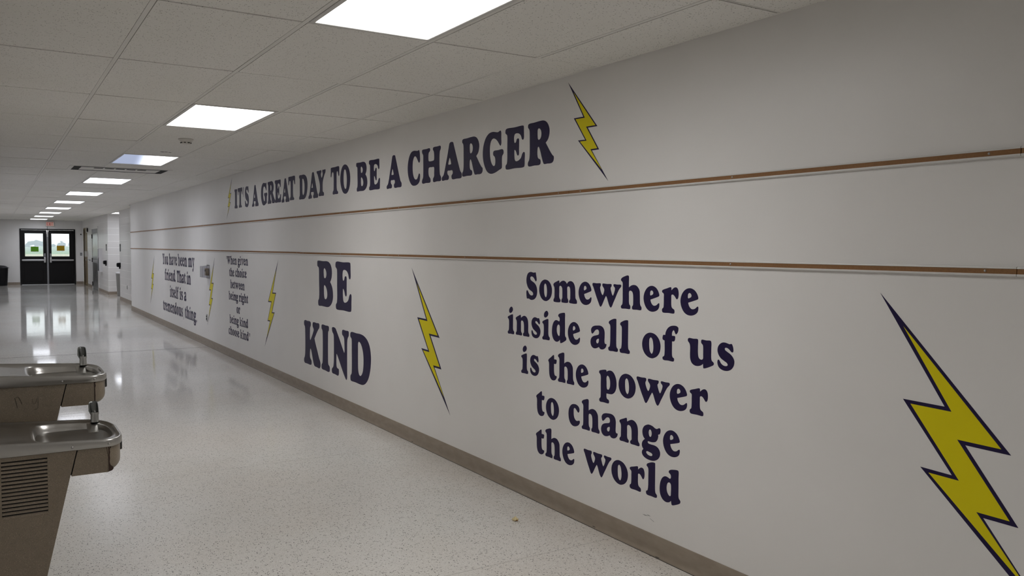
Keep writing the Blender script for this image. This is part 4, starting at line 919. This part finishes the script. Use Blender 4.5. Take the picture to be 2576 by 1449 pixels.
# fittings on the far block wall
t = thing('wall_box', (BLOCK, 34.95, 1.12), 'small white box on the block wall beside the tan door', 'control box')
obj('case', B(((-.10, -.10, 0), (0, .10, .20), .006)), 'off_white', t); obj('front_plate', B(((-.104, -.07, .03), (-.10, .07, .17))), 'grey_post', t)
t = thing('door_alarm', (BLOCK, 34.80, 2.02), 'small cream and dark box high beside the tan door frame', 'alarm')
obj('case', B(((-.05, -.02, 0), (0, .22, .19), .005)), 'off_white', t); obj('dark_lens', B(((-.05, -.10, .03), (0, -.02, .16), .004)), 'bronze', t)
t = thing('coat_hook', (BLOCK, 34.05, 1.0), 'tiny dark hook on the block wall between the two side doors', 'hook')
bm = bmesh.new(); tube(bm, [(0, 0, 0), (-.03, 0, -.005), (-.045, 0, .01), (-.045, 0, .03)], .008); obj('peg', bm, 'sign_grey', t, smooth='all'); obj('plate', B(((-.004, -.02, -.03), (0, .02, .03))), 'sign_grey', t)
t = thing('extinguisher_cabinet', (BLOCK, 30.30, .68), 'narrow wall cabinet with pale frame and a red extinguisher inside', 'extinguisher cabinet')
obj('frame', B(((-.10, -.20, 0), (0, -.185, .76)), ((-.10, .185, 0), (0, .20, .76)), ((-.10, -.185, 0), (0, .185, .015)), ((-.10, -.185, .745), (0, .185, .76))), 'liner_white', t)
obj('back', B(((-.006, -.185, .015), (0, .185, .745))), 'sign_grey', t)
obj('dark_door', B(((-.098, -.183, .03), (-.092, .183, .42))), 'sign_grey', t)
bm = bmesh.new(); lathe(bm, [(.04, .03), (.046, .04), (.046, .44), (.03, .49), (.014, .50), (.014, .53)], n=18); e = obj('extinguisher', bm, 'red_paint', t, loc=(-.05, 0, 0), smooth=True)
obj('valve', B(((-.02, -.02, .52), (.02, .05, .565), .004)), 'black_plastic', e)
def room_sign(y, z, label):
    t = thing('room_sign', (BLOCK, y, z), label, 'room sign', 'dark room signs at the passage corners')
    obj('plate', B(((-.008, -.10, -.105), (0, .10, .105), .002)), 'sign_grey', t)
    obj('border', B(((-.0095, -.085, .04), (-.008, .085, .085))), 'black_plastic', t)
room_sign(28.90, 1.482, 'dark grey room sign at the corner beyond the side passage')
room_sign(25.53, 1.482, 'dark grey room sign at the corner just before the side passage')
def reader(y, z, label):
    t = thing('dispenser', (BLOCK, y, z), label, 'dispenser', 'black dispensers under the room signs')
    bm = bmesh.new(); prism(bm, [(0, 0), (0, .125), (-.075, .120), (-.095, .10), (-.095, .03), (-.08, .005)], -.07, .07, 1); obj('case', bm, 'black_plastic', t)
    obj('drip_lip', B(((-.035, -.03, -.045), (-.004, .03, 0), .003)), 'black_plastic', t)
    obj('window', B(((-.0965, -.035, .085), (-.094, .035, .098))), 'grey_post', t)
reader(28.93, .945, 'black wall dispenser beyond the side passage, under a room sign')
reader(25.56, .935, 'black wall dispenser on the near corner of the side passage')
t = thing('waste_bin', (3.36, 27.85, 0), 'tall grey waste bin with a white liner in the side passage', 'waste bin')
bm = bmesh.new(); lathe(bm, [(.16, 0), (.17, .01), (.20, .66), (.205, .70), (.205, .712)], n=28); obj('bin_body', bm, 'bin_grey', t, smooth=True)
bm = bmesh.new(); lathe(bm, [(.208, .685), (.212, .70), (.210, .722), (.19, .726), (.17, .715)], n=28); obj('liner', bm, 'liner_white', t, smooth=True)

# ------------------------------------------------------------------ outdoors
struct('lawn', B(((-500, 39, -.3), (500, 170, -.05))), 'dry_field').name = 'ground_dry_field'
struct('ground_field', B(((-900, 170, -.35), (900, 1600, -.05))), 'field')
struct('ground_apron', B(((-60, ENDY + .2, -.2), (60, 39.0, -.02))), 'dry_field')
def tree(x, y, w, h, seed, label, base=.12):
    t = thing('tree', (x, y, -.05), label, 'tree', 'trees beyond the field')
    rr = random.Random(seed); bm = bmesh.new()
    for k in range(34):
        a = rr.uniform(0, 6.283); r = (rr.random() ** .5) * w * .40; zz = h * (base + .12 + (1 - (r / (w * .5)) ** 2) * rr.uniform(.15, .68)); s = w * rr.uniform(.09, .16)
        bmesh.ops.create_icosphere(bm, subdivisions=2, radius=1, matrix=Matrix.Translation((r * math.cos(a), r * math.sin(a), min(zz, h - s * .7))) @ Matrix.Diagonal((s, s, s * .75, 1)))
    for v in bm.verts: v.co *= 1 + rr.uniform(-.03, .03)
    obj('crown', bm, 'foliage', t)
    bm = bmesh.new(); cyl(bm, (0, 0, 0), (0, 0, h * .55), w * .028, w * .018, 10); cyl(bm, (0, 0, h * .3), (w * .18, 0, h * .55), w * .016, w * .009, 8); cyl(bm, (0, 0, h * .28), (-w * .2, .1 * w, h * .5), w * .016, w * .009, 8); obj('trunk', bm, 'bark', t)
tree(23.11, 620, 10.73, 4.95, 1, 'broad domed tree beyond the field, seen through the left door glass')
tree(15.00, 500, 2.86, 2.49, 2, 'low tree at the left edge of the left door glass')
tree(30.06, 660, 6.25, 3.72, 3, 'long low tree at the right edge of the left door glass')
tree(36.82, 600, 5.35, 4.50, 5, 'pointed leafy tree seen through the right door glass above the yellow paper')
tree(38.96, 560, 2.52, 4.23, 6, 'tree cut off by the right edge of the right door glass')
tree(37.49, 700, 4.63, 2.74, 7, 'low distant tree at the left edge of the right door glass')
# thin summer haze over the field
hz = NT('haze_air'); hz.t.nodes.remove(hz.b)
vs_ = hz.n('ShaderNodeVolumeScatter'); vs_.inputs['Color'].default_value = (.78, .89, 1, 1); vs_.inputs['Density'].default_value = .0042; vs_.inputs['Anisotropy'].default_value = 0
hz.l(vs_.outputs[0], hz.t.nodes['Material Output'].inputs['Volume'])
o = obj('haze', B(((-300, 60, -.02), (300, 470, 120))), 'haze_air'); o['kind'] = 'stuff'; o['label'] = 'pale haze over the field outside'; o['category'] = 'haze'
